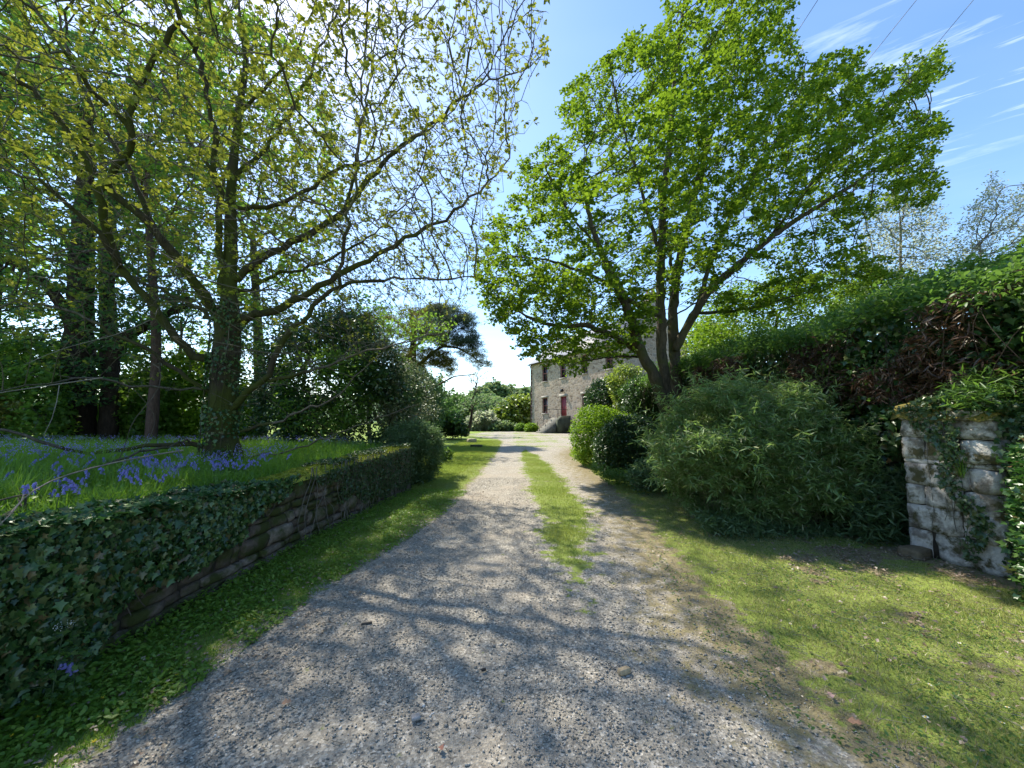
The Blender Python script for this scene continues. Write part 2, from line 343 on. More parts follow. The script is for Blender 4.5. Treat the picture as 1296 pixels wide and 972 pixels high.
def m_drive():
    m, t, o = mat_new('gravel'); g = t.nodes.new('ShaderNodeNewGeometry'); pos = g.outputs['Position']
    at = t.nodes.new('ShaderNodeAttribute'); at.attribute_name = 'grass'
    at2 = t.nodes.new('ShaderNodeAttribute'); at2.attribute_name = 'moss'
    v = t.nodes.new('ShaderNodeTexVoronoi'); v.inputs['Scale'].default_value = 78; v.inputs['Randomness'].default_value = 1; t.links.new(pos, v.inputs['Vector'])
    sp = t.nodes.new('ShaderNodeSeparateColor'); t.links.new(v.outputs['Color'], sp.inputs[0])
    c = ramp(t, sp.outputs[0], [(0, (.175, .16, .135)), (.35, (.25, .23, .19)), (.6, (.315, .29, .24)), (.85, (.395, .36, .295)), (1, (.56, .52, .44))])
    nb = noise_n(t, pos, .9, 5, .65); c = mixn(t, ramp(t, nb.outputs[0], [(.45, (0, 0, 0)), (.7, (.65, .65, .65))]), c, (.34, .285, .215))
    nb2 = noise_n(t, pos, 2.7, 5, .7); c = mixn(t, ramp(t, nb2.outputs[0], [(.50, (0, 0, 0)), (.75, (.45, .45, .45))]), c, (.16, .145, .12))
    # moss and soil on the untrafficked parts
    ng = noise_n(t, pos, 7, 5, .7)
    ms = t.nodes.new('ShaderNodeMath'); ms.operation = 'ADD'; t.links.new(at2.outputs['Fac'], ms.inputs[0])
    sb = t.nodes.new('ShaderNodeMath'); sb.operation = 'SUBTRACT'; t.links.new(ng.outputs[0], sb.inputs[0]); sb.inputs[1].default_value = .5
    sc2 = t.nodes.new('ShaderNodeMath'); sc2.operation = 'MULTIPLY'; t.links.new(sb.outputs[0], sc2.inputs[0]); sc2.inputs[1].default_value = 2.6
    t.links.new(sc2.outputs[0], ms.inputs[1])
    mc = ramp(t, noise_n(t, pos, 28, 3).outputs[0], [(.3, (.13, .10, .045)), (.6, (.21, .175, .075)), (.8, (.15, .155, .04))])
    c = mixn(t, ramp(t, ms.outputs[0], [(.45, (0, 0, 0)), (.85, (.8, .8, .8))]), c, mc)
    gs = t.nodes.new('ShaderNodeMath'); gs.operation = 'ADD'; t.links.new(at.outputs['Fac'], gs.inputs[0]); t.links.new(sc2.outputs[0], gs.inputs[1])
    gc = ramp(t, noise_n(t, pos, 18, 4).outputs[0], [(.25, (.12, .13, .035)), (.55, (.19, .25, .045)), (.8, (.28, .28, .09))])
    c = mixn(t, ramp(t, gs.outputs[0], [(.42, (0, 0, 0)), (.66, (1, 1, 1))]), c, gc)
    bh = mixn(t, .5, v.outputs['Distance'], ng.outputs[0])
    bsdf(t, o, c, .9, .25, bh, .8, .012); return m
M['gravel'] = m_drive()
def m_ground(name, cols, sc_=9, big=(.3, .3, .3)):
    m, t, o = mat_new(name); g = t.nodes.new('ShaderNodeNewGeometry'); n = noise_n(t, g.outputs['Position'], sc_, 5, .7)
    c = ramp(t, n.outputs[0], cols); n2 = noise_n(t, g.outputs['Position'], .35, 4)
    c = mixn(t, .6, c, ramp(t, n2.outputs[0], [(.3, (.38, .38, .38)), (.7, (.6, .6, .55))]), 'OVERLAY')
    bsdf(t, o, c, .95, .15, n.outputs[0], .8, .04); return m
M['turf'] = m_ground('turf', [(.25, (.12, .16, .03)), (.5, (.19, .27, .045)), (.75, (.28, .32, .075))])
M['bank_soil'] = m_ground('bank_soil', [(.3, (.03, .035, .012)), (.6, (.05, .08, .018)), (.8, (.07, .10, .02))])
M['leafmould'] = m_ground('leafmould', [(.3, (.03, .024, .014)), (.55, (.05, .055, .02)), (.8, (.09, .065, .035))], 12)
M['hill'] = m_ground('hill', [(.3, (.06, .11, .05)), (.7, (.12, .19, .06))], .05)

# pebbles: island coloured
M['pebble'] = islandmat('pebble', [(0, (.195, .185, .165)), (.35, (.255, .235, .20)), (.7, (.335, .305, .255)), (.92, (.45, .41, .35)), (1, (.66, .62, .55))], .85, 60, .2)

# ------------------------------------------------------------------ tree engine (space colonisation)
def colonise(seeds, att, step, di, dk, iters=200, jit=.25, trop=(0, 0, 0), maxch=3):
    """seeds: list of (pts, parent node index of the first point or -1, radii or None)"""
    pos = []; par = []; fix = []
    for pts, p0, rr in seeds:
        for i, p in enumerate(pts):
            if p0 == 'near' and i == 0:
                A = np.array(pos); p_ = int(np.argmin(np.linalg.norm(A - p, axis=1))); par.append(p_)
            elif i == 0: par.append(-1)
            else: par.append(len(pos) - 1)
            pos.append(np.asarray(p, float)); fix.append(0 if rr is None else rr[i])
    pos = np.array(pos); par = list(par); fix = list(fix)
    nch = np.zeros(len(pos), int)
    for p in par:
        if p >= 0: nch[p] += 1
    att = np.asarray(att); D = np.full(len(att), 1e9); I = np.zeros(len(att), int)
    def upd(a, b):
        for s in range(a, b, 64):
            e = min(b, s + 64); d = np.linalg.norm(att[:, None] - pos[None, s:e], axis=2); j = d.argmin(1); dm = d[np.arange(len(att)), j]
            k = dm < D; D[k] = dm[k]; I[k] = s + j[k]
    upd(0, len(pos)); alive = D > dk
    trop = np.array(trop, float)
    for it in range(iters):
        act = alive & (D < di)
        if not act.any():
            if not alive.any(): break
            di *= 1.5
            if di > 30: break
            continue
        idx = I[act]; v = norm(att[act] - pos[idx])
        S = np.zeros((len(pos), 3)); np.add.at(S, idx, v)
        src = np.unique(idx); src = src[nch[src] < maxch]
        if len(src) == 0: break
        d = norm(norm(S[src]) + rng.normal(size=(len(src), 3)) * jit + trop)
        new = pos[src] + d * step
        a = len(pos); pos = np.concatenate([pos, new]); par += list(src); fix += [0] * len(src)
        nch[src] += 1; nch = np.concatenate([nch, np.zeros(len(new), int)])
        upd(a, len(pos)); alive &= D > dk
        if len(pos) > 26000: break
    par = np.array(par); fix = np.array(fix)
    for _ in range(3):                             # take the kinks out of the twigs
        S = np.zeros_like(pos); cnt = np.zeros(len(pos)); ok = par >= 0
        np.add.at(S, par[ok], pos[ok]); np.add.at(cnt, par[ok], 1)
        mv = ok & (cnt > 0) & (fix == 0)
        tgt = (S[mv] / cnt[mv, None] + pos[par[mv]]) / 2
        pos[mv] = .5 * pos[mv] + .5 * tgt
    return pos, par, fix
def radii(pos, par, fix, r0, e, rmax=None):
    n = len(pos); A = np.zeros(n)
    order = range(n - 1, -1, -1)
    for i in order:
        if A[i] == 0: A[i] = r0 ** e
        if par[i] >= 0: A[par[i]] += A[i]
    r = A ** (1 / e)
    if rmax: r = np.minimum(r, rmax)
    return np.where(fix > 0, fix, r)
def chains(pos, par, r):
    n = len(pos); best = np.full(n, -1)
    for i in range(n):
        p = par[i]
        if p >= 0 and (best[p] < 0 or r[i] > r[best[p]]): best[p] = i
    res = []
    for i in range(n):
        p = par[i]
        if p < 0 or best[p] != i:
            ch = ([p] if p >= 0 else []) + [i]; j = best[i]
            while j >= 0: ch.append(j); j = best[j]
            if len(ch) > 1: res.append((ch, p >= 0))
    return res
def tubes(pos, par, r, thick, k_big=9, k_small=4, rough=.06):
    """split into the heavy wood and the twigs"""
    big = []; small = []
    for ch, side in chains(pos, par, r):
        ch = np.array(ch); p = pos[ch]; rr = r[ch].copy()
        if side: rr[0] = min(rr[0], rr[1] * 1.25)
        if len(ch) < 2: continue
        c = np.searchsorted(-rr, -thick)           # radii fall along the chain
        if c >= 2: 
            q = rr[:c + 1]; P_ = p[:c + 1]
            big.append(tube(P_, q * (1 + rng.normal(size=len(q)) * rough), k_big))
        if c < len(ch) - 1:
            s = max(c - 0, 0); s = c if c >= 2 else 0
            if len(ch) - s >= 2: small.append(tube(p[s:], rr[s:], k_small))
    return (join(big) if big else None), (join(small) if small else None)
def inpoly(poly, x, y):
    poly = np.asarray(poly, float); c = np.zeros(len(x), bool); j = len(poly) - 1
    for i in range(len(poly)):
        xi, yi = poly[i]; xj, yj = poly[j]
        k = ((yi > y) != (yj > y)) & (x < (xj - xi) * (y - yi) / (yj - yi + 1e-12) + xi); c ^= k; j = i
    return c
def edgedist(poly, x, y):
    poly = np.asarray(poly, float); d = np.full(len(x), 1e9)
    for i in range(len(poly)):
        a = poly[i - 1]; b = poly[i]; ab = b - a; L = (ab ** 2).sum() + 1e-9
        t = np.clip(((x - a[0]) * ab[0] + (y - a[1]) * ab[1]) / L, 0, 1)
        d = np.minimum(d, np.hypot(x - a[0] - t * ab[0], y - a[1] - t * ab[1]))
    return d
def volume(poly, Y0, depth, n, clump=0.0, cs=1.0, floor=0.0, shell=0.0):
    """fill a rounded 3-D volume whose silhouette at distance Y0 is the outline (photo pixels)"""
    poly = np.asarray(poly, float); mn = poly.min(0); mxx = poly.max(0); out_ = []; tot = 0
    R = None
    while tot < n:
        x = rng.uniform(mn[0], mxx[0], n * 3); y = rng.uniform(mn[1], mxx[1], n * 3)
        k = inpoly(poly, x, y); x = x[k]; y = y[k]; d = edgedist(poly, x, y)
        if R is None: R = np.percentile(d, 97)
        s = np.clip(d / R, 0, 1); h = np.sqrt(1 - (1 - s) ** 2) * depth
        q = rng.uniform(-1, 1, len(x)); 
        if shell: q = np.where(rng.random(len(x)) < shell, np.sign(q) * np.abs(q) ** .3, q)
        Yv = Y0 + q * h
        u = (x - CX) / F; v = (CY - y) / F; yy = math.cos(TH) - v * math.sin(TH); zz = math.sin(TH) + v * math.cos(TH)
        p = np.stack([u / yy * Yv, Yv, CAMZ + zz / yy * Yv], 1)
        if clump: k = vnoise(p, cs) > clump - 1 + rng.uniform(-.15, .15, len(p)); p = p[k]
        p = p[p[:, 2] > floor + .03]; out_.append(p); tot += len(p)
        if len(p) == 0: break
    return np.concatenate(out_)[:n]
def leaves(at, tmpl, size, k, spread, up=.6, flat=1.0, droop=0.0, dirs=None, outw=.6):
    """k leaves round each point; up = how far the blades face the sky; droop = how far they hang"""
    n = len(at) * k; base = np.repeat(at, k, axis=0)
    d = rdir(n)
    if dirs is not None: d = norm(d * (1 - outw) + np.repeat(dirs, k, axis=0) * outw + 1e-6)
    off = rdir(n) * (rng.random(n) ** .5)[:, None] * spread; off[:, 2] *= flat
    d[:, 2] = d[:, 2] * .6 - droop
    nr = rdir(n); nr[:, 2] = np.abs(nr[:, 2]) + up; nr = norm(nr)
    s = size * rng.uniform(.6, 1.3, n)
    return scatter(tmpl[0], tmpl[1], base + off, frames(d, nr), s)
def plant(name, label, cat, loc, outline, Y0, depth, natt, step, leafm, barkm, tmpl, lsize, k, spread, trunk=None, r0=.006, e=2.4,
          thick=.03, seeds=None, clump=.0, cs=1.0, group=None, up=.6, flat=1., droop=0., crown_name='crown', wood='trunk', twigs='branch', rmax=None,
          trop=(0, 0, 0), leaf_at=None, floor=0., shell=0., extra=None, tipf=1.7, jit=.25, ksm=3, att=None, dif=6, fill=None):
    t = thing(name, loc, label, cat, group); loc = np.array(loc, float)
    A = volume(outline, Y0, depth, natt, clump, cs, floor, shell) if att is None else att
    if seeds is None:
        c = A.mean(0); top = np.array([c[0], c[1], max(A[:, 2].min(), loc[2] + .25 * (c[2] - loc[2]))])
        seeds = [(spline([loc, (loc + top) / 2 + rng.normal(size=3) * .04 * (top[2] - loc[2]), top], 5), -1, None)]
    pos, par, fix = colonise(seeds, A, step, step * dif, step * 1.25, jit=jit, trop=trop)
    r = radii(pos, par, fix, r0, e, rmax); b, s = tubes(pos, par, r, thick, ksm=None) if False else tubes(pos, par, r, thick, 8, ksm)
    if b is not None: part(wood, *b, barkm, t, True)
    if s is not None: part(twigs, *s, barkm, t, False)
    has = np.zeros(len(pos), bool); has[par[par >= 0]] = True
    tip = (~has) | (r < r0 * tipf); tip[0] = False
    at = pos[tip]
    if fill: at = np.concatenate([at, A[:int(len(A) * fill)]])
    if leaf_at is not None: at = leaf_at(at)
    L = leaves(at, tmpl, lsize, k, spread, up, flat, droop)
    part(crown_name, *L, leafm, t)
    return t, at, pos, r

# ------------------------------------------------------------------ drive layout
LE = np.array([(-6, -2.6), (0, -2.15), (1.85, -1.99), (2.66, -1.84), (3.64, -1.76), (4.84, -1.42), (6.4, -1.12), (10, -.87), (16.3, -.66), (24, -.6), (27.3, -.9), (30, -2.4), (34, -4), (39, -3), (60, 3)])
RE = np.array([(-6, 2.2), (0, 2.2), (1.2, 2.2), (1.85, 1.9), (2.24, 1.63), (2.93, 1.61), (4.1, 1.75), (6.4, 2.0), (8.9, 2.2), (12.4, 2.25), (16, 2.3), (20, 3.4), (24, 6), (30, 9), (60, 9)])
def drive_d(x, y):                     # >0 inside the gravel, metres to the nearest edge
    l = np.interp(y, LE[:, 0], LE[:, 1]); r = np.interp(y, RE[:, 0], RE[:, 1])
    return np.minimum(np.minimum(x - l, r - x), 43 - y)
ML = np.array([(2, .55), (3.6, .58), (5.8, .84), (8.3, .86), (12.4, .80), (16, .68), (19, .6), (21, .8)]); MW = np.array([(2, 0), (3.0, .0), (3.2, .2), (4.3, .42), (5.8, .50), (8.3, .60), (12.4, .60), (16, .44), (18.5, 0)])
def median(x, y):                      # 1 in the middle of the grass strip between the tyre tracks
    c = np.interp(y, ML[:, 0], ML[:, 1]) + .06 * np.sin(y * 2.1) ; wd = np.interp(y, MW[:, 0], MW[:, 1])
    return np.where(wd > .01, np.maximum(1 - np.abs(x - c) / np.maximum(wd, .01), -1), -1.)
def grassiness(x, y):
    d = drive_d(x, y); q = np.column_stack([x, y, x * 0]); d = d + .10 * vnoise(q, 2.3) + .07 * vnoise(q, 7.1) + .04 * vnoise(q, 17.); g = .5 - d / .36; g = np.maximum(g, np.clip((y - 17) / 5, 0, 1) * (.26 + .45 * vnoise(q, .8) + .3 * vnoise(q, 2.9)))
    g = np.maximum(g, (median(x, y) * 1.3 + .1 + (.35 * vnoise(q, 3.1) + .3 * vnoise(q, 8.)) * np.interp(y, [3, 9], [1.3, .6])) * np.interp(y, [3.2, 4.6, 7], [.15, .62, 1.]))
    return np.clip(g, 0, 1)
def mossiness(x, y):
    r = np.interp(y, RE[:, 0], RE[:, 1]); d = drive_d(x, y)
    m = np.clip(1 - (r - x) / 1.25, 0, 1) * 1.05
    c = np.interp(y, ML[:, 0], ML[:, 1])
    m = np.maximum(m, np.clip(1 - np.abs(x - c) / .45, 0, 1) * np.clip((y - 2.2) / 3, 0, .6))
    m = np.maximum(m, np.clip(1 - d / .25, 0, 1) * .5)
    return m
def bare(x, y):                        # worn, littered earth on the verges
    q = np.column_stack([x, y, x * 0]); v = vnoise(q, 1.9) + .55 * vnoise(q, 4.7) + .35 * vnoise(q, 11.)
    return np.clip((-.05 - v + np.clip((x - 3.4) * .9, 0, 1.6) * (y > 3.2)) * 2.2, 0, 1) * (x > 0) + (x < 0) * np.clip((-.5 - v) * 2, 0, 1)
def grid(x0, x1, y0, y1, nx, ny):
    X, Y = np.meshgrid(np.linspace(x0, x1, nx), np.linspace(y0, y1, ny)); i = np.arange(nx - 1)[None] + nx * np.arange(ny - 1)[:, None]
    return X.ravel(), Y.ravel(), np.stack([i, i + 1, i + nx + 1, i + nx], 2).reshape(-1, 4)

# ------------------------------------------------------------------ SETTING
gx, gy, gf = grid(-900, 900, -60, 1500, 40, 40)
link('ground', mesh('ground', np.stack([gx, gy, np.zeros_like(gx)], 1), gf, M['turf']), kind='structure')
gx, gy, gf = grid(-5, 9.5, .2, 44, 180, 560)
keep = (drive_d(gx, gy) > -.6) | ((gx > 0) & (gx < 5.0) & (gy < 11)) | ((gx < 0) & (gx > -2.6) & (gy < 8.2))
fm = keep[gf].all(1); gf = gf[fm]
used, inv = np.unique(gf.ravel(), return_inverse=True); gx = gx[used]; gy = gy[used]; gf = inv.reshape(-1, 4)
gz = .010 + .010 * vnoise(np.stack([gx, gy, gx * 0], 1), 2.2) * np.clip(drive_d(gx, gy) / .4 + 1.3, 0, 1)
gz = np.maximum(gz, .004)
link('gravel_drive', mesh('gravel_drive', np.stack([gx, gy, gz], 1), gf, M['gravel'], True, {'grass': grassiness(gx, gy) * (1 - .95 * bare(gx, gy)), 'moss': np.maximum(mossiness(gx, gy), .9 * (drive_d(gx, gy) < -.05))}), kind='structure')

# retaining wall line (foot of its road face)
WL = np.array([(-2.76, .8), (-2.73, 1.5), (-2.71, 2.18), (-2.65, 2.9), (-2.62, 3.73), (-2.54, 5.15), (-2.32, 7.0), (-2.16, 8.35)])
WZ = np.array([(.8, .90), (2.1, .87), (3.9, .79), (6, .86), (8.35, .93)])
wx = lambda y: np.interp(y, WL[:, 1], WL[:, 0]); wz = lambda y: np.interp(y, WZ[:, 0], WZ[:, 1])
def bank_h(x, y):
    top = np.interp(y, [0, 4, 8.4, 14, 22], [.84, .80, .80, .35, 0.])
    edge = np.where(y < 8.4, wx(y) - .30, -2.5 - (y - 8.4) * .3)
    rise = np.clip((edge - x) / np.interp(y, [8.2, 9.0, 14], [.05, 1.5, 4.]), 0, 1)
    rise = rise * rise * (3 - 2 * rise)
    roll = .10 * np.clip((edge - x) / 2, 0, 1) + .05 * vnoise(np.stack([x, y, x * 0], 1), .9)
    return np.where(x < edge, (top + roll * np.clip(top / .8, 0, 1)) * rise, 0) - .02
gx, gy, gf = grid(-26, -2.0, .2, 24, 180, 150)
# snap the columns to the wall line so that the bank starts under the coping
gx = gx + (wx(np.minimum(gy, 8.4)) + 2.3) * np.clip((gx + 8) / 6, 0, 1)
gz = bank_h(gx, gy)
link('bank', mesh('bank', np.stack([gx, gy, gz], 1), gf, M['bank_soil'], True), kind='structure')
# earth bank behind the right-hand hedge
gx, gy, gf = grid(5.2, 40, -1, 30, 120, 90)
bh2 = lambda x, y: 2.75 * np.clip((x - 5.3) / .5, 0, 1) * np.clip((26 - y) / 10, 0, 1) + .25 * np.clip((x - 6) / 6, 0, 1) + .08 * vnoise(np.stack([x, y, x * 0], 1), .8)
gz = np.where(gx > 5.32, bh2(gx, gy), -.02)
link('hedge_bank', mesh('hedge_bank', np.stack([gx, gy, gz], 1), gf, M['leafmould'], True), kind='structure')
# far hills
hx, hy, hf = grid(-420, 420, 120, 600, 110, 40)
hz = (6 + 12 * np.clip((hy - 120) / 220, 0, 1) + 7 * np.sin(hx * .011 + 1.2) + 4 * np.sin(hx * .031)) * np.clip((hy - 120) / 90, 0, 1) - .3
link('hills', mesh('hills', np.stack([hx, hy, hz], 1), hf, M['hill'], True), kind='structure')

# ------------------------------------------------------------------ stone blocks
def block_template(n=4, r=.35):
    g = np.linspace(-1, 1, n); V = []; Fq = []; idx = {}
    def vid(p):
        key = tuple(np.round(p, 4))
        if key not in idx: idx[key] = len(V); V.append(p)
        return idx[key]
    for ax in range(3):
        for s in (-1, 1):
            for i in range(n - 1):
                for j in range(n - 1):
                    q = []
                    for a, b in ((i, j), (i + 1, j), (i + 1, j + 1), (i, j + 1)):
                        p = [0, 0, 0]; p[ax] = s; p[(ax + 1) % 3] = g[a]; p[(ax + 2) % 3] = g[b]; q.append(vid(p))
                    Fq.append(q if s > 0 else q[::-1])
    V = np.array(V, float); L = (np.abs(V) ** 12).sum(1) ** (1 / 12); V = V / L[:, None]
    return V * .5, np.array(Fq)
BT = block_template(5)
def blocks(C, S, Rz, amp=.06, seed_s=9):
    C = np.array(C, float); S = np.array(S, float); n = len(C); c = np.cos(Rz); s = np.sin(Rz); z = np.zeros(n); o = np.ones(n)
    R = np.stack([np.stack([c, -s, z], 1), np.stack([s, c, z], 1), np.stack([z, z, o], 1)], 1)
    V, Fq = scatter(BT[0], BT[1], C, R, S)
    k = len(BT[0]); cen = np.repeat(C, k, axis=0); d = norm(V - cen); sz = np.repeat(S.min(1), k)
    V = V + d * (amp * sz * (vnoise(V, seed_s) + .6 * vnoise(V + 7.1, seed_s * 2.7)))[:, None]
    return V, Fq
def courses(L, H, hmin, hmax, wmin, wmax, depth, gap=.012):
    """irregular coursed rubble in the x-z plane, returned as (x, z, w, h)"""
    out_ = []; z = 0
    while z < H - .02:
        h = min(rng.uniform(hmin, hmax), H - z); x = -rng.uniform(0, wmin)
        while x < L:
            w_ = rng.uniform(wmin, wmax)
            if rng.random() < .25 and h > hmin * 1.3:
                out_ += [(x, z, w_, h * .5), (x, z + h * .5, w_, h * .5)]
            else: out_.append((x, z, w_, h))
            x += w_
        z += h
    return [(max(x, 0), z, min(x + w_, L) - max(x, 0) - gap, h - gap) for x, z, w_, h in out_ if min(x + w_, L) - max(x, 0) > .05]

# retaining wall
sw = thing('stone_wall', (-2.6, 4.5, 0), 'low rubble retaining wall with a mossy top edging the bluebell bank beside the drive', 'wall')
C = []; S = []; Rz = []
for x, z, w_, h in courses(7.55, .80, .07, .24, .10, .46, .3):
    y = .8 + x + w_ / 2; xx = wx(y); sl_ = math.atan2(wx(y + .1) - wx(y - .1), .2)
    zt = wz(y) / .80
    C.append((xx - .16 + rng.normal() * .016, y, (z + h / 2) * zt)); S.append((.34, w_ * 1.02, h * zt * 1.02)); Rz.append(-sl_ + rng.normal() * .05)
part('stonework', *blocks(C, S, np.array(Rz), .20, 9), M['wall_stone'], sw, True)
ys = np.linspace(.8, 8.33, 60); V = []
for y in ys: V += [(wx(y) - .05, y, -.05), (wx(y) - .05, y, wz(y) - .03), (wx(y) - .40, y, wz(y) - .03), (wx(y) - .40, y, -.05)]
i = np.arange(59)[:, None] * 4; Q = np.concatenate([np.concatenate([np.stack([i + a, i + (a + 1) % 4, i + 4 + (a + 1) % 4, i + 4 + a], 2).reshape(-1, 4) for a in range(4)]), [[0, 3, 2, 1], [236, 237, 238, 239]]])
part('mortar_core', V, Q, M['mortar'], sw)
# moss coping
nx_, ny_ = 10, 260; X, Y = np.meshgrid(np.linspace(0, 1, nx_), np.linspace(1.0, 8.36, ny_)); X = X.ravel(); Y = Y.ravel()
px_ = wx(Y) + .03 - X * .46; prof = np.sin(np.clip(X, 0, 1) * math.pi) ** .5
q = np.stack([px_, Y, np.zeros_like(Y)], 1)
pz_ = wz(Y) - .035 + (.06 + .022 * vnoise(q, 9) + .014 * vnoise(q, 27)) * prof
px_ += .02 * vnoise(q + 3, 8)
i = np.arange(nx_ - 1)[None] + nx_ * np.arange(ny_ - 1)[:, None]
part('moss_coping', np.stack([px_, Y, pz_], 1), np.stack([i, i + nx_, i + nx_ + 1, i + 1], 2).reshape(-1, 4), M['moss'], sw, True)
mp_ = np.stack([px_, Y, pz_], 1); k = (X > .02) & (X < .98) & (Y > 3.4); mp_ = np.repeat(mp_[k], 5, axis=0); mp_ += rng.normal(size=mp_.shape) * (.02, .02, .004)
n = len(mp_); part('moss_tufts', *scatter(*DIA, mp_, frames(rdir(n) * (1, 1, .4) + (0, 0, .5), rdir(n)), .028 * rng.uniform(.5, 1.4, n)), leafmat('moss_tuft', [(.20, .25, .02), (.28, .32, .03), (.14, .15, .03)], (.3, .35, .03), .3, .02), sw)

# ivy on the wall
def hang(y):   # how far down the ivy reaches (fraction of the face still bare at the foot)
    return np.interp(y, [1, 2.3, 2.6, 3.0, 3.6, 4.1, 4.5, 5.2, 6, 7, 8.3], [0, 0.0, .25, .40, .52, .70, .92, .72, .35, .15, .1])
iv = thing('ivy', (-2.6, 3.0, .4), 'thick curtain of dark green ivy hanging over the near half of the low wall', 'ivy')
n = 28000; y = rng.uniform(.9, 4.6, n) ; z = rng.uniform(0, 1.10, n); zz = z * wz(y); nn_ = (vnoise(np.stack([y, zz, zz * 0], 1), 4) + .7 * vnoise(np.stack([y, zz, zz * 0], 1), 11)) * .17
k = z > hang(y) + nn_ ; thin = rng.random(n) < np.interp(y, [1, 3.8, 4.6], [1, .9, .35]); k &= thin; y = y[k]; z = z[k]; zz = zz[k]; n = len(y)
x = wx(y) + .05 + .10 * rng.random(n) * np.interp(y, [1, 3, 4.6], [1.3, 1, .4]) + .07 * vnoise(np.stack([y, zz, zz * 0], 1), 5)
pos = np.stack([x, y, zz], 1); nr = norm(np.stack([np.ones(n), np.zeros(n) - .15, .7 * np.ones(n)], 1) + rdir(n) * .75); ax = norm(np.stack([rng.normal(size=n) * .3, rng.normal(size=n) * .7, -np.ones(n)], 1))
A = scatter(*IVY, pos, frames(ax, nr), .044 * rng.uniform(.3, 1.45, n))
n = 9500; y = rng.uniform(.9, 4.1, n); x = wx(y) - rng.random(n) ** 1.2 * .50 + .14; pos = np.stack([x, y, wz(y) + .03 + .05 * rng.random(n) + .03 * vnoise(np.stack([x, y, x], 1), 6)], 1)
nr = norm(np.stack([.3 * np.ones(n), -.2 * np.ones(n), np.ones(n)], 1) + rdir(n) * .6)
B = scatter(*IVY, pos, frames(rdir(n) * (1, 1, .4), nr), .05 * rng.uniform(.5, 1.25, n))
part('leaves', *join([A, B]), M['ivy_leaf'], iv)
st = []
for q_ in range(46):
    y0 = rng.uniform(1.0, 4.4); p = [np.array([wx(y0) + .07, y0, wz(y0)])]
    for s in range(9):
        l = p[-1] + np.array([0, rng.normal() * .05, -.09]); l[0] = wx(l[1]) + .055 + rng.random() * .05; p.append(l)
    cut = int(np.clip(10 * (1 - hang(y0)) + 1, 2, 10)); st.append(tube(spline(p[:cut], cut * 2), .004, 4))
part('stems', *join(st), M['twig'], iv)
iv2 = thing('ivy', (-2.3, 6.8, .4), 'thin small-leaved ivy creeping over the mossy far end of the low wall', 'ivy')
n = 17000; y = rng.uniform(4.4, 8.4, n); z = rng.random(n); zz = z * wz(y); nn_ = vnoise(np.stack([y, zz, zz * 0], 1), 5) * .28
k = (z > hang(y) + nn_) & (rng.random(n) < .6); y = y[k]; zz = zz[k]; n = len(y)
pos = np.stack([wx(y) + .03 + .05 * rng.random(n), y, zz], 1); nr = norm(np.stack([np.ones(n), np.zeros(n), .5 * np.ones(n)], 1) + rdir(n) * .7)
A = scatter(*IVY, pos, frames(norm(rng.normal(size=(n, 3)) * (.3, .8, .5) - (0, 0, .6)), nr), .032 * rng.uniform(.5, 1.3, n))
n = 2600; x = rng.uniform(0, .4, n); z = rng.random(n); pos = np.stack([-2.16 - x, np.full(n, 8.40) + rng.random(n) * .03, z * .93], 1)
B = scatter(*IVY, pos, frames(rdir(n) * (1, .2, 1), norm(np.array([0, 1, .4]) + rdir(n) * .5)), .035 * rng.uniform(.5, 1.3, n))
n = 4500; y = rng.uniform(4.6, 8.4, n); x = wx(y) - rng.random(n) * .42 + .02; pos = np.stack([x, y, wz(y) + .02 + .05 * rng.random(n)], 1); k = vnoise(pos, 2.5) > np.interp(y, [4.6, 6, 8.4], [.9, .45, -.3]); pos = pos[k]; n = len(pos)
D_ = scatter(*IVY, pos, frames(rdir(n) * (1, 1, .4), norm(np.array([0, 0, 1.]) + rdir(n) * .6)), .035 * rng.uniform(.5, 1.3, n))
part('leaves', *join([A, B, D_]), leafmat('ivy_small', [(.02, .055, .018), (.04, .085, .025), (.07, .12, .035), (.09, .10, .05)], (.08, .2, .03), .25, .05, .4), iv2)
st = []
for q_ in range(60):
    y0 = rng.uniform(4.8, 8.3); p = [np.array([wx(y0) + .035, y0, .02])]
    for s in range(9):
        l = p[-1] + np.array([0, rng.normal() * .07, .1]); l[0] = wx(l[1]) + .03 + .02 * rng.random(); p.append(l)
        if l[2] > .88: break
    st.append(tube(spline(p, 14), .005, 4))
part('stems', *join(st), M['grey_bark'], iv2)

# ------------------------------------------------------------------ gate pillar
A0 = np.array([4.56, 4.56]); A1 = np.array([4.72, 3.80]); fd = A1 - A0; fl = np.linalg.norm(fd); fd /= fl; fn = np.array([-fd[1], fd[0]]) * 1.0   # fn points away from the road
if fn[0] < 0: fn = -fn
ang = math.atan2(fd[1], fd[0])
gp = thing('gate_pillar', (*(A0 + fd * fl / 2 + fn * .35), 0), 'squat pale grey stone gate pillar with a mossy ivy-capped top at the right edge', 'gate pillar')
C = []; S = []; Rz = []
rows = [(0, .30, [(0.0, .20), (.22, .56)]), (.30, .27, [(0, .47), (.47, .31)]), (.57, .22, [(0, .17), (.17, .33), (.5, .28)]), (.79, .24, [(0, .36), (.36, .2), (.56, .22)]), (1.03, .05, [(0, .5), (.5, .28)]), (1.08, .24, [(0, .2), (.2, .3), (.5, .28)]), (1.32, .21, [(0, .38), (.38, .4)])]
for z, h, cells in rows:
    for a, w_ in cells:
        for dep, dd in ((.17, .36), (.53, .36)):
            cc = A0 + fd * (a + w_ / 2) + fn * (dep + rng.normal() * .008); C.append((*cc, z + h / 2)); S.append((w_ - .002, dd, h + .004)); Rz.append(ang + rng.normal() * .02)
part('stonework', *blocks(C, S, np.array(Rz), .11, 11), M['pillar_stone'], gp, True)
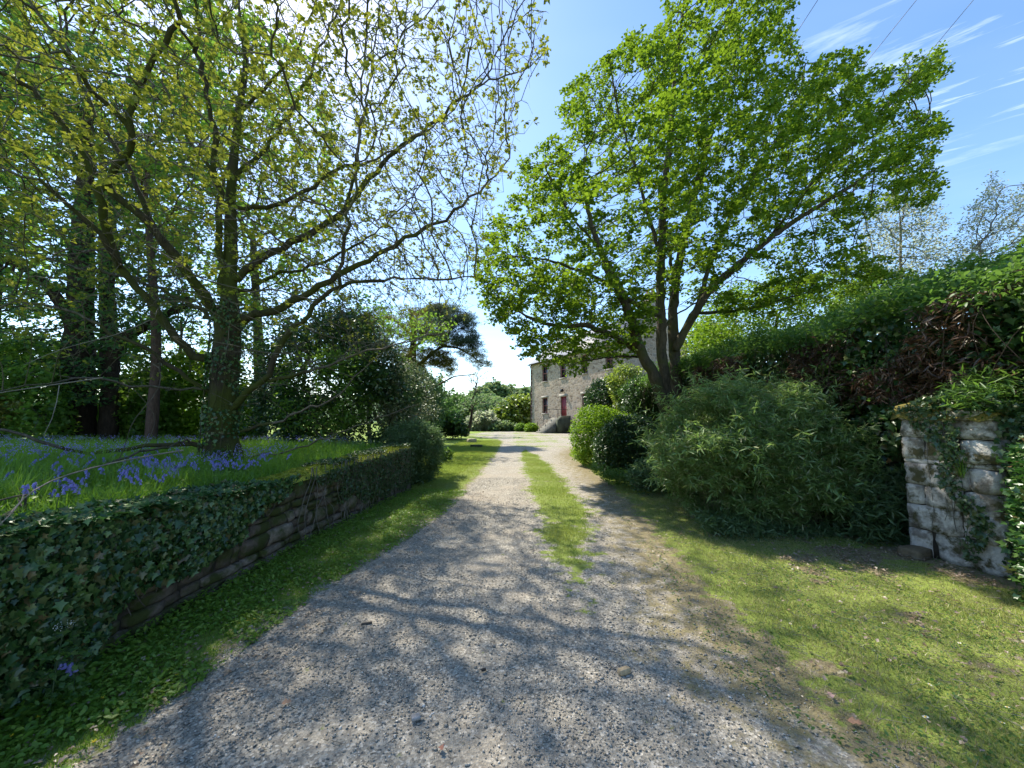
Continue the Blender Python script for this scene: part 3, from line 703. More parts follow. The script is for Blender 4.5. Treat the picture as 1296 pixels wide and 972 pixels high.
cc = A0 + fd * .39 + fn * .36; V, Q = box(-.36, .36, -.32, .32, .0, 1.50); c, s = math.cos(ang), math.sin(ang)
V = V @ np.array([[c, s, 0], [-s, c, 0], [0, 0, 1]]) + (*cc, 0); part('mortar_core', V, Q, M['mortar'], gp)
V, Q = blocks([(*cc, 1.575)], [(.83, .82, .12)], np.array([ang]), .22, 9); part('capstone', V, Q, M['pillar_stone'], gp, True, label='flat capping slab under moss')
nx_ = 26; X, Y, Q = grid(-.43, .43, -.42, .42, nx_, nx_); rr = np.maximum(np.abs(X) / .43, np.abs(Y) / .42); q = np.stack([X, Y, X * 0], 1)
z = 1.60 + (.11 + .05 * vnoise(q, 8) + .02 * vnoise(q, 23)) * np.clip(1 - rr ** 4, 0, 1) ** .5 - (.06 + .06 * vnoise(q, 14)) * (rr > .93)
V = np.stack([X * (1 + .04 * vnoise(q, 9)), Y * (1 + .04 * vnoise(q + 5, 9)), z], 1) @ np.array([[c, s, 0], [-s, c, 0], [0, 0, 1]]) + (*cc, 0)
part('moss_cap', V, Q, M['pillar_moss'], gp, True)
# ivy on the pillar
pv = thing('ivy', (*cc, 1.5), 'ivy trailing from the top down the middle of the pale stone gate pillar', 'ivy')
L = []
n = 3000; a = rng.uniform(.02, .78, n); z = rng.uniform(.1, 1.68, n)
ctr = np.interp(z, [0, .5, 1.0, 1.4, 1.7], [.60, .60, .44, .36, .36]); wd = np.interp(z, [0, .4, .8, 1.25, 1.5, 1.7], [.05, .10, .10, .13, .22, .42])
k = np.abs(a - ctr + .05 * np.sin(z * 9)) < wd * rng.uniform(.4, 1.1, n); a = a[k]; z = z[k]; n = len(a)
p2 = A0[None] + a[:, None] * fd - fn[None] * (.03 + .05 * rng.random(n))[:, None]; pos = np.column_stack([p2, z]); outn = np.array([-fn[0], -fn[1], .5])
L.append(scatter(*IVY, pos, frames(norm(rng.normal(size=(n, 3)) * .5 - (0, 0, 1)), norm(outn + rdir(n) * .7)), .045 * rng.uniform(.5, 1.3, n)))
n = 5200; X = rng.uniform(-.50, .50, n); Y = rng.uniform(-.48, .46, n); k = (X > -.25) | (rng.random(n) < .3); X = X[k]; Y = Y[k]; n = len(X)
hz_ = 1.60 + .27 * rng.random(n) * np.clip(1 - np.abs(X - .1) * 1.8, 0.1, 1)
pos = np.column_stack([X, Y, hz_]) @ np.array([[c, s, 0], [-s, c, 0], [0, 0, 1]]) + (*cc, 0)
L.append(scatter(*IVY, pos, frames(rdir(n), norm(np.array([-.3, -.3, 1.]) + rdir(n) * .8)), .045 * rng.uniform(.5, 1.3, n)))
n = 3200; a = rng.uniform(.70, 1.0, n); z = rng.uniform(0, 1.6, n); p2 = A0[None] + a[:, None] * fd + fn[None] * (rng.random(n) * .6 - .02)[:, None]; pos = np.column_stack([p2, z]); k = a > .76 + .05 * vnoise(pos, 6); pos = pos[k]; n = len(pos)
L.append(scatter(*IVY, pos, frames(norm(rng.normal(size=(n, 3)) * .5 - (0, 0, 1)), norm(np.array([-.5, -.8, .5]) + rdir(n) * .8)), .05 * rng.uniform(.5, 1.3, n)))
part('leaves', *join(L), leafmat('ivy_pillar', [(.02, .06, .02), (.04, .09, .03), (.08, .13, .05), (.12, .12, .05)], (.1, .25, .05), .25, .05, .38), pv)
st = []
for q_ in range(7):
    a0 = rng.uniform(.3, .55); p = []
    for s_, z in enumerate(np.linspace(1.64, rng.uniform(.1, 1.1), 10)):
        a0 += rng.normal() * .025; p.append((*(A0 + fd * np.clip(a0, .02, .76) - fn * .025), z))
    st.append(tube(spline(p, 18), .004, 4))
part('stems', *join(st), M['grey_bark'], pv)
# grass tuft growing from the pillar face
def blades(base, h, wd, bend=.35, tilt=.25, bb=.35):
    n = len(base); d = rdir(n) * (tilt, tilt, 0) + (0, 0, 1); nr = rdir(n) * (1, 1, 0) + 1e-4
    h = np.asarray(h) * rng.uniform(.55, 1.25, n); B = _blade(bb)
    return scatter(B[0], B[1], base, frames(d, nr), np.stack([wd * rng.uniform(.7, 1.3, n), h, h], 1))
tp = np.array([*(A0 + fd * .52 - fn * .03), .95])
b_ = tp + rng.normal(size=(26, 3)) * (.02, .02, .02)
link('grass_tuft', mesh('grass_tuft', *blades(b_, .32, .008, tilt=.35, bb=.5), M['weed_leaf']), None, 'upright tuft of fresh grass rooted in the face of the stone gate pillar', 'grass tuft')

# ------------------------------------------------------------------ house
O = np.array([2.2, 45.0]); hd = np.array([5.65, -12.1]); hd /= np.linalg.norm(hd); hang_ = math.atan2(hd[1], hd[0])
def U(px, py=500):
    u = (px - CX) / F; v = (CY - py) / F; k = u / (math.cos(TH) - v * math.sin(TH))
    return (k * O[1] - O[0]) / (hd[0] - k * hd[1])
def Zat(px, py):
    u = U(px, py); Y = O[1] + hd[1] * u; return P(px, py, Y)[2]
hs = thing('stone_house', (O[0], O[1], 0), 'two-storey rubble stone house with slate roof and red door at the end of the drive', 'house', rz=hang_)
def hpart(name, V, Fc, mat, parent=hs, smooth=False, label=None): 
    return link(name, mesh(name, np.asarray(V, float), Fc, mat, smooth), parent, label)
L1 = 8.9; L2 = float(U(792)); EV = 7.75; EV2 = EV; DP = 7.0
wins = [(U(686.3), U(693.0), Zat(690, 523), Zat(690, 503.4)), (U(686.3), U(693.2), Zat(690, 482.7), Zat(690, 462.0)),
        (U(709.3), U(716.6), Zat(713, 478), Zat(713, 456.6)), (U(736.3), U(743.4), Zat(740, 523.5), Zat(740, 498.5)), (U(736.3), U(744.0), Zat(740, 472.5), Zat(740, 449.0))]
door = (U(709.5), U(716.8), 1.48, 3.62)
wins += [(L2 - 2.4, L2 - 1.4, 2.2, 4.0), (L2 - 2.4, L2 - 1.4, 5.6, 7.3)]; print('house', L2, wins)
L1 = (wins[3][1] + wins[5][0]) / 2
ops = wins + [door]
def facade(x0, x1, z0, z1, ops, t=.28):
    xs = sorted({x0, x1, *[v for o in ops for v in o[:2]]}); zs = sorted({z0, z1, *[v for o in ops for v in o[2:]]})
    V = []; Q = []
    def quad(*p): b = len(V); V.extend(p); Q.append([b, b + 1, b + 2, b + 3])
    for a, b in zip(xs[:-1], xs[1:]):
        for c_, d in zip(zs[:-1], zs[1:]):
            mx_, mz = (a + b) / 2, (c_ + d) / 2
            if any(o[0] < mx_ < o[1] and o[2] < mz < o[3] for o in ops): continue
            quad((a, 0, c_), (b, 0, c_), (b, 0, d), (a, 0, d))
    for o in ops:
        a, b, c_, d = o
        quad((a, 0, c_), (a, 0, d), (a, t, d), (a, t, c_)); quad((b, 0, d), (b, 0, c_), (b, t, c_), (b, t, d))
        quad((a, 0, d), (b, 0, d), (b, t, d), (a, t, d)); quad((b, 0, c_), (a, 0, c_), (a, t, c_), (b, t, c_))
    return V, Q
V, Q = facade(0, L1, -.1, EV, [o for o in ops if o[1] < L1])
V2, Q2 = facade(L1, L2, -.1, EV2, [o for o in ops if o[0] > L1])
b = len(V); V += V2; Q += [[i + b for i in q] for q in Q2]
RZ1 = RZ2 = EV + 2.9
def add(*ps):
    b = len(V); V.extend(ps); Q.append(list(range(b, b + 4)))
add((0, 0, -.1), (0, 0, EV), (0, DP, EV), (0, DP, -.1)); add((0, 0, EV), (0, DP / 2, RZ1 - .05), (0, DP / 2, RZ1 - .05), (0, DP, EV))
add((L2, 0, -.1), (L2, DP, -.1), (L2, DP, EV2), (L2, 0, EV2)); add((L2, 0, EV2), (L2, DP, EV2), (L2, DP / 2, RZ2), (L2, DP / 2, RZ2))
add((0, DP, -.1), (0, DP, EV), (L2, DP, EV), (L2, DP, -.1)); 
Q4 = [q for q in Q]
hpart('wall', V, np.array(Q4), M['rubble'])
# quoins
qs = [box(-.012 if k % 2 else -.012, .42 if k % 2 else .26, -.025, .02, .1 + k * .36, .1 + k * .36 + .335) for k in range(21)]
hpart('quoin_stones', *join(qs), islandmat('quoin', [(0, (.30, .26, .21)), (1, (.42, .37, .31))], .9, 6, .3))
def roof(x0, x1, ev, rz, ov=.25):
    sl = (rz - ev) / (DP / 2); th = .12; Vr = []
    prof = [(-ov, ev - ov * sl), (DP / 2, rz), (DP + ov, ev - ov * sl), (DP + ov, ev - ov * sl + th), (DP / 2, rz + th), (-ov, ev - ov * sl + th)]
    for x in (x0, x1): Vr += [(x, a, z) for a, z in prof]
    Qr = [[i, (i + 1) % 6, (i + 1) % 6 + 6, i + 6] for i in range(6)] + [[0, 5, 4, 1], [1, 4, 3, 2], [6, 7, 10, 11], [7, 8, 9, 10]]
    return Vr, np.array(Qr)
r2 = hpart('roof', *roof(-.15, L2 + .15, EV + .03, RZ1), M['slate'])
def chim(x, y, z0, z1, par_):
    lst = [box(x - .55, x + .55, y - .4, y + .4, z0, z1), box(x - .62, x + .62, y - .47, y + .47, z1, z1 + .14)]
    ch = hpart('chimney', *join(lst), M['rubble'], par_)
    for dx_ in (-.28, .28):
        hpart('chimney_pot', *tube([(x + dx_, y, z1 + .14), (x + dx_, y, z1 + .3), (x + dx_, y, z1 + .6)], [.13, .11, .12], 10), plain('pot', (.28, .13, .08), .8), ch)
chim(L2 - .62, DP / 2, RZ2 - 1.2, RZ2 + 1.3, r2)
hpart('gutter', *tube([(-.15, -.30, EV - .12), (5, -.30, EV - .12), (L2, -.30, EV - .12)], .075, 6), M['iron'])
hpart('drainpipe', *join([tube([(.22, -.30, EV - .15), (.22, -.12, EV - .45), (.22, -.09, EV - .7), (.22, -.09, 0)], .055, 8)]), plain('pipe', (.10, .045, .05), .6))
for (a, b_, c_, d) in wins:
    fr = []; t = .05
    fr += [box(a, b_, .14, .20, d - t, d - .002), box(a, b_, .14, .20, c_ + .002, c_ + t), box(a + .002, a + t, .14, .20, c_ + t, d - t), box(b_ - t, b_ - .002, .14, .20, c_ + t, d - t)]
    mz = (c_ + d) / 2; fr += [box(a + t, b_ - t, .15, .20, mz - .03, mz + .03), box((a + b_) / 2 - .02, (a + b_) / 2 + .02, .155, .195, c_ + t, mz - .03), box((a + b_) / 2 - .02, (a + b_) / 2 + .02, .155, .195, mz + .03, d - t)]
    wn = hpart('window', *join([box(a + .01, b_ - .01, .215, .222, c_ + .01, d - .01)]), M['glass'])
    hpart('frame', *join(fr), M['frame_paint'], wn); hpart('sill', *box(a - .08, b_ + .08, -.09, .13, c_ - .10, c_ - .003), M['ledge'], wn)
    hpart('lintel', *box(a - .18, b_ + .18, -.03, .10, d + .003, d + .20), M['ledge'], wn)
a, b_, c_, d = door
dr = hpart('door', *join([box(a + .06, b_ - .06, .15, .20, c_ + .01, d - .07)] + [box(a + .06 + k * (b_ - a - .12) / 5 + .012, a + .06 + (k + 1) * (b_ - a - .12) / 5 - .012, .135, .15, c_ + .04, d - .1) for k in range(5)]), M['red_paint'], label='dark red front door at the head of the steps')
hpart('frame', *join([box(a + .002, a + .06, .10, .20, c_, d - .07), box(b_ - .06, b_ - .002, .10, .20, c_, d - .07), box(a + .002, b_ - .002, .10, .20, d - .07, d - .002)]), M['red_paint'], dr)
hpart('handle', *tube([(a + .15, .12, c_ + 1.0), (a + .15, .08, c_ + 1.0), (a + .15, .07, c_ + 1.05)], .025, 6), M['iron'], dr)
hpart('lintel', *box(a - .2, b_ + .2, -.03, .09, d + .003, d + .24), M['ledge'], dr)
ln = hpart('wall_lantern', *join([box((a + b_) / 2 - .12, (a + b_) / 2 + .12, -.30, -.10, d + .45, d + .75), box((a + b_) / 2 - .03, (a + b_) / 2 + .03, -.12, .0, d + .6, d + .66)]), M['iron'])
# steps come forward from the door
st = []; nst = 8
for k in range(nst):
    y1 = -.85 - k * .22; st.append(box(a - .45, b_ + .15, y1 - .22, y1, -.05, 1.48 - (k + 1) * .165))
st.append(box(a - .45, b_ + .15, -.85, -.002, -.05, 1.46)); hpart('steps', *join(st), M['step_stone'])
PV = [(b_ + .152, 0, -.05), (b_ + .152, -1.35, -.05), (b_ + .152, -1.35, 1.25), (b_ + .152, -.9, 1.66), (b_ + .152, 0, 1.70)]
PV = PV + [(x + .5, y, z) for x, y, z in PV]
hpart('parapet', PV, [np.array([[0, 1, 6, 5], [1, 2, 7, 6], [2, 3, 8, 7], [3, 4, 9, 8]]), np.array([[0, 4, 3, 2, 1], [5, 6, 7, 8, 9]])], M['mossy_stone'], label='mossy dark stone side wall of the steps')
rl = [tube([(a - .42, -.1, 2.35), (a - .42, -1.2, 2.35), (a - .42, -2.5, 1.05)], .022, 6)]
for yy, z0, z1 in ((-.15, 1.46, 2.35), (-1.15, 1.46, 2.37), (-1.8, .75, 1.75), (-2.45, .2, 1.1)): rl.append(tube([(a - .42, yy, z0), (a - .42, yy, z1)], .02, 6))
rl += [tube([(b_ + .4, -.1, 2.3), (b_ + .4, -1.2, 2.3)], .02, 6), tube([(b_ + .4, -1.2, 1.7), (b_ + .4, -1.2, 2.3)], .02, 6)]
hpart('railing', *join(rl), M['iron'])

# ------------------------------------------------------------------ TREES
def limb(pts, ra, rb, Ya, Yb, n=None, par='near', wig=.0):
    p = []; m = len(pts)
    for i, (x, y) in enumerate(pts): p.append(P(x, y, Ya + (Yb - Ya) * i / (m - 1)))
    p = np.array(p); Ln = np.linalg.norm(np.diff(p, axis=0), axis=1).sum(); n = n or max(4, int(Ln / .16))
    q = spline(p, n); q[1:-1] += rng.normal(size=(n - 2, 3)) * wig
    return (q, par, np.linspace(ra, rb, n))

# --- the oak on the bank
OT = P(283, 584, 6.0); OT[2] = .78
oak = thing('oak_tree', OT, 'big spreading oak with an ivy-clad mossy trunk and sparse yellow-green leaves on the bluebell bank', 'tree')
trunk = np.array([(283, 592), (281, 560), (282, 520), (285, 470), (288, 430), (290, 395), (291, 350), (292, 300), (292, 245), (297, 190), (303, 140), (312, 80), (303, 20), (300, -60)])
tr = [P(x, y, 6.0) for x, y in trunk]; tr = spline(tr, 60)
hh = tr[:, 2]; rad = np.interp(hh, [.7, 1.0, 1.5, 2.6, 3.0, 3.6, 5, 6.5, 8.5], [.33, .25, .205, .175, .175, .10, .075, .05, .02])
seeds = [(tr, -1, rad)]
LB = [
 ([(277, 400), (262, 378), (244, 354), (221, 325), (190, 285), (146, 244), (112, 207), (78, 160), (51, 115), (0, 92), (-60, 60)], .105, .03, 6, 4.2),
 ([(272, 466), (254, 455), (238, 442), (214, 420), (204, 395), (176, 368), (153, 337), (136, 300), (128, 282), (124, 255), (143, 207), (176, 193), (160, 156), (176, 109), (190, 75), (214, 44), (227, 0), (235, -60)], .085, .035, 6, 3.9),
 ([(160, 156), (135, 138), (112, 115), (98, 85), (68, 48), (37, 0), (15, -50)], .04, .02, 4.5, 3.6),
 ([(150, 332), (136, 312), (112, 275), (85, 251), (51, 234), (0, 207), (-60, 190)], .045, .02, 5.1, 4.2),
 ([(203, 300), (185, 260), (150, 190), (110, 130), (85, 60), (70, 0)], .05, .02, 5.4, 5.6),
 ([(268, 498), (250, 484), (226, 470), (205, 452), (180, 440), (140, 420), (100, 395), (50, 385), (0, 375), (-60, 380)], .045, .014, 6, 4.8),
 ([(265, 494), (230, 494), (190, 489), (130, 478), (90, 478), (50, 485), (0, 497), (-60, 500)], .028, .010, 6, 3.8),
 ([(258, 566), (236, 556), (200, 562), (160, 572), (120, 575), (80, 572), (50, 560), (20, 548), (-20, 540), (-80, 545)], .05, .018, 6, 4.6),
 ([(236, 556), (215, 566), (185, 570), (130, 588), (85, 600), (50, 612), (25, 632), (10, 655), (-10, 675)], .022, .009, 5.8, 2.05),
 ([(33, 626), (15, 628), (0, 636), (-20, 645)], .008, .006, 2.75, 2.5),
 ([(296, 402), (333, 399), (370, 383), (400, 365), (435, 344), (480, 321), (530, 296), (587, 262), (617, 235), (645, 200)], .085, .018, 6, 5.6),
 ([(302, 352), (328, 328), (356, 314), (388, 298), (418, 282), (440, 262), (468, 224), (512, 183), (546, 156), (580, 125), (617, 105), (665, 88), (690, 66)], .085, .014, 6, 6.9),
 ([(437, 268), (450, 215), (458, 160), (470, 90), (480, 20), (485, -50)], .04, .016, 6.4, 7.2),
 ([(292, 520), (302, 507), (314, 494), (342, 482), (339, 463), (357, 433), (379, 408), (404, 386), (416, 368), (431, 362), (460, 357), (500, 350), (560, 356), (600, 350)], .07, .016, 6, 5.0),
 ([(431, 362), (428, 342), (437, 314), (442, 273), (450, 238), (455, 150), (462, 60), (470, -20)], .035, .014, 5.3, 4.9),
 ([(342, 482), (370, 474), (400, 468), (440, 452), (480, 440), (530, 430), (570, 418)], .035, .010, 5.8, 5.2),
 ([(297, 548), (340, 535), (390, 520), (430, 495), (470, 462), (490, 440)], .035, .009, 6, 5.2),
 ([(300, 582), (360, 572), (400, 560), (440, 543), (480, 528), (510, 518), (530, 512)], .022, .006, 6, 5.4),
 ([(285, 395), (279, 330), (276, 270), (272, 200), (268, 140), (255, 80), (246, 0), (240, -50)], .075, .03, 6, 5.3),
 ([(274, 220), (250, 190), (225, 150), (205, 100), (195, 30), (190, -30)], .035, .015, 5.7, 5.9),
 ([(297, 262), (320, 268), (345, 259), (370, 252), (395, 236), (411, 217), (453, 210), (500, 190), (530, 172), (565, 150), (600, 110)], .05, .012, 6, 6.0),
 ([(295, 230), (312, 205), (345, 180), (375, 130), (400, 70), (430, 10), (440, -40)], .05, .02, 6, 6.5),
 ([(303, 140), (340, 110), (380, 60), (400, 0)], .04, .02, 6, 5.5),
 ([(246, 60), (215, 20), (190, -40)], .03, .018, 5.4, 4.8),
 ([(290, 330), (300, 300), (290, 240), (300, 120), (330, 20)], .05, .02, 6.0, 7.8),
 ([(288, 395), (300, 370), (340, 350), (400, 335), (470, 300), (520, 250), (560, 190)], .05, .012, 6.0, 8.4),
 ([(282, 420), (255, 390), (220, 375), (160, 350), (100, 340), (40, 320), (-30, 300)], .05, .015, 6.0, 8.0),
]
for pts, ra, rb, Ya, Yb in LB: seeds.append(limb(pts, ra * .74, rb * .6, Ya, Yb, wig=.022))
# attractors: the crown, rejected where the photo shows none of it
def oak_att(n):
    o = []; tot = 0
    sil = np.array([(-400, -900), (730, -900), (725, -60), (705, 10), (700, 70), (660, 120), (655, 180), (632, 250), (612, 330), (600, 390), (560, 430), (500, 452), (420, 470), (330, 520), (250, 545), (150, 560), (-400, 590)])
    while tot < n:
        q = rdir(n * 2) * (rng.random(n * 2) ** (1 / 2.4))[:, None] * (5.4, 4.5, 4.6) + (-3.9, 6.2, 6.1)
        q = q[(q[:, 2] > 1.55) & (q[:, 1] > 1.9)]; u, v, d = project(q); k = (d > 1.5) & inpoly(sil, u, v)
        k &= ~((v > 400) & (rng.random(len(q)) < .2))
        q = q[k]; o.append(q); tot += len(q)
    return np.concatenate(o)[:n]
A = oak_att(12500)
pos, par, fix = colonise(seeds, A, .15, 1.4, .17, iters=160, jit=.30, maxch=3, trop=(.0, 0, .10))
r = radii(pos, par, fix, .0036, 2.4, .06); r = np.where(fix > 0, np.maximum(fix, .006), r)
b, s = tubes(pos, par, r, .022, 10, 4)
part('trunk', *b, M['oak_bark'], oak, True); part('branch', *s, M['twig'], oak)
has = np.zeros(len(pos), bool); has[par[par >= 0]] = True
tips = pos[(~has)]; near = pos[(r < .0058) & has]
# short side twigs ending in small bunches of lobed leaves
base = np.concatenate([np.repeat(tips, 2, axis=0), near[rng.random(len(near)) < .45]]); n = len(base)
d = rdir(n); d[:, 2] += .15; d = norm(d); ln_ = rng.uniform(.05, .19, n)
T = (np.array([(-.5, 0, 0), (.5, 0, 0), (0, 0, .8), (-.2, 1, 0), (.2, 1, 0), (0, 1, .4)], float), np.array([(0, 1, 4, 3), (1, 2, 5, 4), (2, 0, 3, 5)]))
part('twig', *scatter(*T, base, frames(d, rdir(n)), np.stack([np.full(n, .004), ln_, np.full(n, .004)], 1)), M['twig'], oak)
ends = base + d * ln_[:, None]; dens = vnoise(ends, 1.1) + .5 * vnoise(ends, 3.1) + .55 * (ends[:, 2] > 4) + .5 * (ends[:, 0] < -4.5) - .9 * (ends[:, 2] < 3.2)
kk = (dens > -.25 + .5 * rng.random(len(dens))) & ((ends[:, 2] < 8.2) | (rng.random(len(ends)) < .35)) & ((ends[:, 0] > -1.5) * .25 < rng.random(len(ends))); ends = ends[kk]; dd = d[kk]
L = leaves(ends, OAK, .056, 6, .035, .5, 1, .05, dirs=dd, outw=.35)
part('crown', *L, M['oak_leaf'], oak)
print('oak nodes', len(pos), 'leaf ends', len(ends))
tw = [limb(p_, ra_, rb_, ya_, yb_)[::2] for p_, ra_, rb_, ya_, yb_ in (([(232, 570), (190, 576), (150, 584), (120, 591), (85, 600), (50, 612), (28, 630), (12, 652), (-8, 672)], .012, .006, 3.9, 2.15), ([(30, 626), (32, 632), (20, 648), (0, 664)], .006, .004, 2.3, 2.1), ([(130, 478), (85, 485), (40, 490), (0, 497), (-30, 502)], .012, .006, 4.2, 3.6), ([(75, 488), (70, 510), (73, 530), (55, 552)], .007, .004, 4.0, 3.8), ([(190, 405), (140, 430), (95, 432), (60, 448), (30, 462)], .009, .004, 4.6, 4.0))]
for q_, r_ in tw: part('branch', *tube(q_, r_ * .62, 5), M['pale_twig'], oak, True, label='pale bare low twig reaching over the bluebell bank')
# ivy on its trunk
ov = thing('ivy', (OT[0], OT[1], 1.5), 'ivy climbing the lower trunk of the big oak on the bank', 'ivy')
n = 2600; zz = rng.uniform(.75, 3.4, n); a = rng.uniform(0, 2 * math.pi, n); cx_ = np.interp(zz, tr[:, 2], tr[:, 0]); rr = np.interp(zz, [.7, 1.0, 1.5, 2.6, 3.0, 3.6], [.36, .29, .255, .225, .24, .15])
p_ = np.column_stack([cx_ + np.cos(a) * rr * 1.04, 6 + np.sin(a) * rr * 1.04, zz]); k = vnoise(p_, 4) > -.25; p_ = p_[k]; a = a[k]; n = len(p_)
part('leaves', *scatter(*IVY, p_, frames(norm(rng.normal(size=(n, 3)) * .5 - (0, 0, .8)), norm(np.column_stack([np.cos(a), np.sin(a), .5 * np.ones(n)]) + rdir(n) * .7)), .05 * rng.uniform(.5, 1.2, n)), M['ivy_leaf'], ov)
st = []
for q_ in range(4):
    a0 = rng.uniform(math.pi, 2 * math.pi); p = []
    for z in np.linspace(.75, rng.uniform(2, 3.3), 14):
        a0 += rng.normal() * .12; rr_ = np.interp(z, [.7, 1.0, 1.5, 2.6, 3.0, 3.6], [.36, .29, .255, .225, .24, .15]); p.append((np.interp(z, tr[:, 2], tr[:, 0]) + math.cos(a0) * rr_, 6 + math.sin(a0) * rr_, z))
    st.append(tube(spline(p, 26), .010, 5))
part('stems', *join(st), M['oak_bark'], ov)

# --- the multi-stemmed tree on the right
FT = np.array([*P(848, 560, 11.0)[:2], 0]); FY = 11.0
seeds = []
def fl_(pts, ra, rb, Ya=FY, Yb=FY, par='near'): seeds.append(limb(pts, ra, rb, Ya, Yb, par=par, wig=.012))
fl_([(848, 575), (847, 540), (840, 512), (832, 485), (822, 465), (812, 448), (805, 430), (800, 405), (792, 385), (775, 355), (760, 320), (745, 270), (735, 220)], .20, .04, 11, 9.6, par=-1)
fl_([(848, 560), (846, 520), (842, 480), (837, 440), (836, 400), (836, 350), (838, 300), (840, 240), (850, 160), (855, 80), (865, 10)], .17, .04, 11, 11.4)
fl_([(850, 560), (857, 520), (855, 470), (853, 430), (851, 395), (856, 350), (868, 290), (885, 220), (905, 150), (930, 80)], .19, .04, 11.1, 12)
fl_([(856, 440), (866, 420), (878, 400), (888, 380), (905, 358), (935, 335), (975, 300), (1020, 270), (1070, 240), (1120, 205)], .13, .03, 11.1, 10.2)
fl_([(886, 396), (910, 396), (935, 392), (965, 387), (1000, 376), (1040, 365)], .05, .015, 11, 10)
fl_([(812, 448), (800, 440), (785, 430), (765, 420), (740, 411), (715, 414), (690, 410), (660, 398), (630, 375)], .10, .02, 10.8, 9.2)
fl_([(806, 452), (790, 450), (770, 453), (745, 455), (725, 462)], .035, .012, 10.9, 9.8)
fl_([(828, 398), (812, 390), (795, 380), (778, 362), (740, 345), (700, 330), (660, 325), (625, 330)], .07, .02, 11, 10)
fl_([(838, 418), (850, 402), (870, 390), (900, 372), (930, 350)], .04, .015, 11, 12.5)
fl_([(838, 330), (820, 270), (800, 200), (780, 130), (770, 70)], .06, .02, 11.2, 11.6)
fl_([(885, 380), (900, 330), (930, 260), (975, 190), (1010, 130), (1020, 80)], .07, .02, 11, 11.6)
fl_([(975, 300), (1020, 240), (1080, 180), (1130, 130), (1165, 90)], .05, .015, 10.6, 10.4)
fl_([(855, 370), (845, 300), (830, 220), (820, 150)], .06, .02, 11.2, 13.6)
fl_([(800, 405), (790, 370), (770, 330), (720, 270), (690, 210)], .05, .02, 10.8, 8.8)
CR = [(712, 112), (705, 160), (688, 182), (655, 205), (640, 250), (612, 290), (592, 330), (600, 370), (615, 400), (648, 425), (668, 455), (715, 470), (745, 475), (790, 460), (800, 430), (880, 410), (930, 400), (1000, 400), (1060, 380), (1130, 352), (1118, 318), (1075, 300), (1110, 268), (1180, 262), (1205, 232), (1180, 205), (1205, 160), (1190, 140), (1158, 140), (1208, 90), (1195, 55), (1150, 65), (1120, 95), (1085, 62), (1050, 62), (1015, 85), (1008, 40), (1000, -40), (960, -120), (860, -90), (835, 30), (790, 45), (765, 75)]
A = volume(CR, 11.0, 4.2, 9500, clump=.86, cs=1.5, shell=.35)
A = np.concatenate([A, volume([(598, 350), (650, 335), (730, 350), (775, 400), (775, 445), (735, 476), (690, 470), (655, 440), (612, 395)], 9.8, 1.3, 1000, clump=.9, cs=1.8)])
UX, UY, _ = project(A); k = ~((UY > 395) & (UX > 832) & (UX < 900)) & ~((UY > 235) & (UX > 740) & (UX < 965) & (rng.random(len(A)) < .5)); A = A[k]
A = np.concatenate([A, volume([(735, 375), (828, 380), (832, 418), (805, 446), (745, 452)], 10.2, .8, 320)])
pos, par, fix = colonise(seeds, A, .24, 2.2, .27, iters=160, jit=.28)
r = radii(pos, par, fix, .0055, 2.35, .09); r = np.where(fix > 0, np.maximum(fix, .01), r)
ft = thing('broadleaf_tree', FT, 'full bright green multi-stemmed tree arching over the right side of the drive', 'tree')
b, s = tubes(pos, par, r, .035, 10, 3)
part('trunk', *b, M['field_bark'], ft, True); part('branch', *s, M['field_bark'], ft)
has = np.zeros(len(pos), bool); has[par[par >= 0]] = True
at = pos[(~has) | (r < .0085)]
u, v, _ = project(at); k = ~((v > 385) & (u > 828) & (u < 905)); at = at[k]
sh = fbm(at[:, 0], at[:, 1], at[:, 2], .55, 2); at = at[sh > -.40]
L = leaves(at, WIDE, .093, 22, .20, .9, .4, .05)
part('crown', *L, M['field_leaf'], ft); print('field nodes', len(pos), len(at))

# --- woodland at the left behind the oak
WG = 'trees of the wood behind the bank'
yt = thing('yew_tree', (*P(98, 560, 12.)[:2], .4), 'dark double-stemmed yew at the left behind the bluebell bank', 'tree', WG)
seeds = []
def yl(pts, ra, rb, Ya, Yb, par='near'): seeds.append(limb(pts, ra, rb, Ya, Yb, par=par))
yl([(97, 590), (98, 560), (98, 500), (99, 440), (102, 380), (104, 320), (108, 240), (110, 140)], .46, .16, 12, 12, -1)
yl([(100, 585), (136, 560), (138, 520), (140, 460), (150, 430), (175, 418), (205, 400), (240, 385)], .27, .09, 12, 11.5)
yl([(140, 470), (138, 420), (135, 360), (140, 280), (150, 180)], .24, .10, 12, 12.5)
yl([(97, 420), (75, 380), (50, 350), (10, 330)], .2, .06, 12, 11)
VY = [(-30, 60), (60, 20), (160, 40), (215, 120), (235, 220), (250, 300), (235, 400), (210, 420), (130, 400), (100, 420), (40, 440), (-40, 470), (-80, 300)]
A = volume(VY, 12.3, 2.6, 900, .75, .9)
A = np.concatenate([A, volume([(-60, 380), (60, 350), (70, 480), (50, 540), (-60, 560)], 11.5, 1.6, 260), volume([(60, 300), (250, 330), (250, 420), (170, 470), (110, 520), (60, 470)], 11.0, 1.0, 240)])
pos, par, fix = colonise(seeds, A, .4, 3, .5, jit=.2); r = radii(pos, par, fix, .012, 2.3, .15); r = np.where(fix > 0, fix, r)
b, s = tubes(pos, par, r, .06, 10, 3); part('trunk', *b, M['dark_bark'], yt, True); part('branch', *s, M['dark_bark'], yt)
has = np.zeros(len(pos), bool); has[par[par >= 0]] = True; at = np.concatenate([pos[(~has) | (r < .02)]])
part('crown', *leaves(at, DIA, .15, 20, .42, .7, .35, .25), M['yew_leaf'], yt)

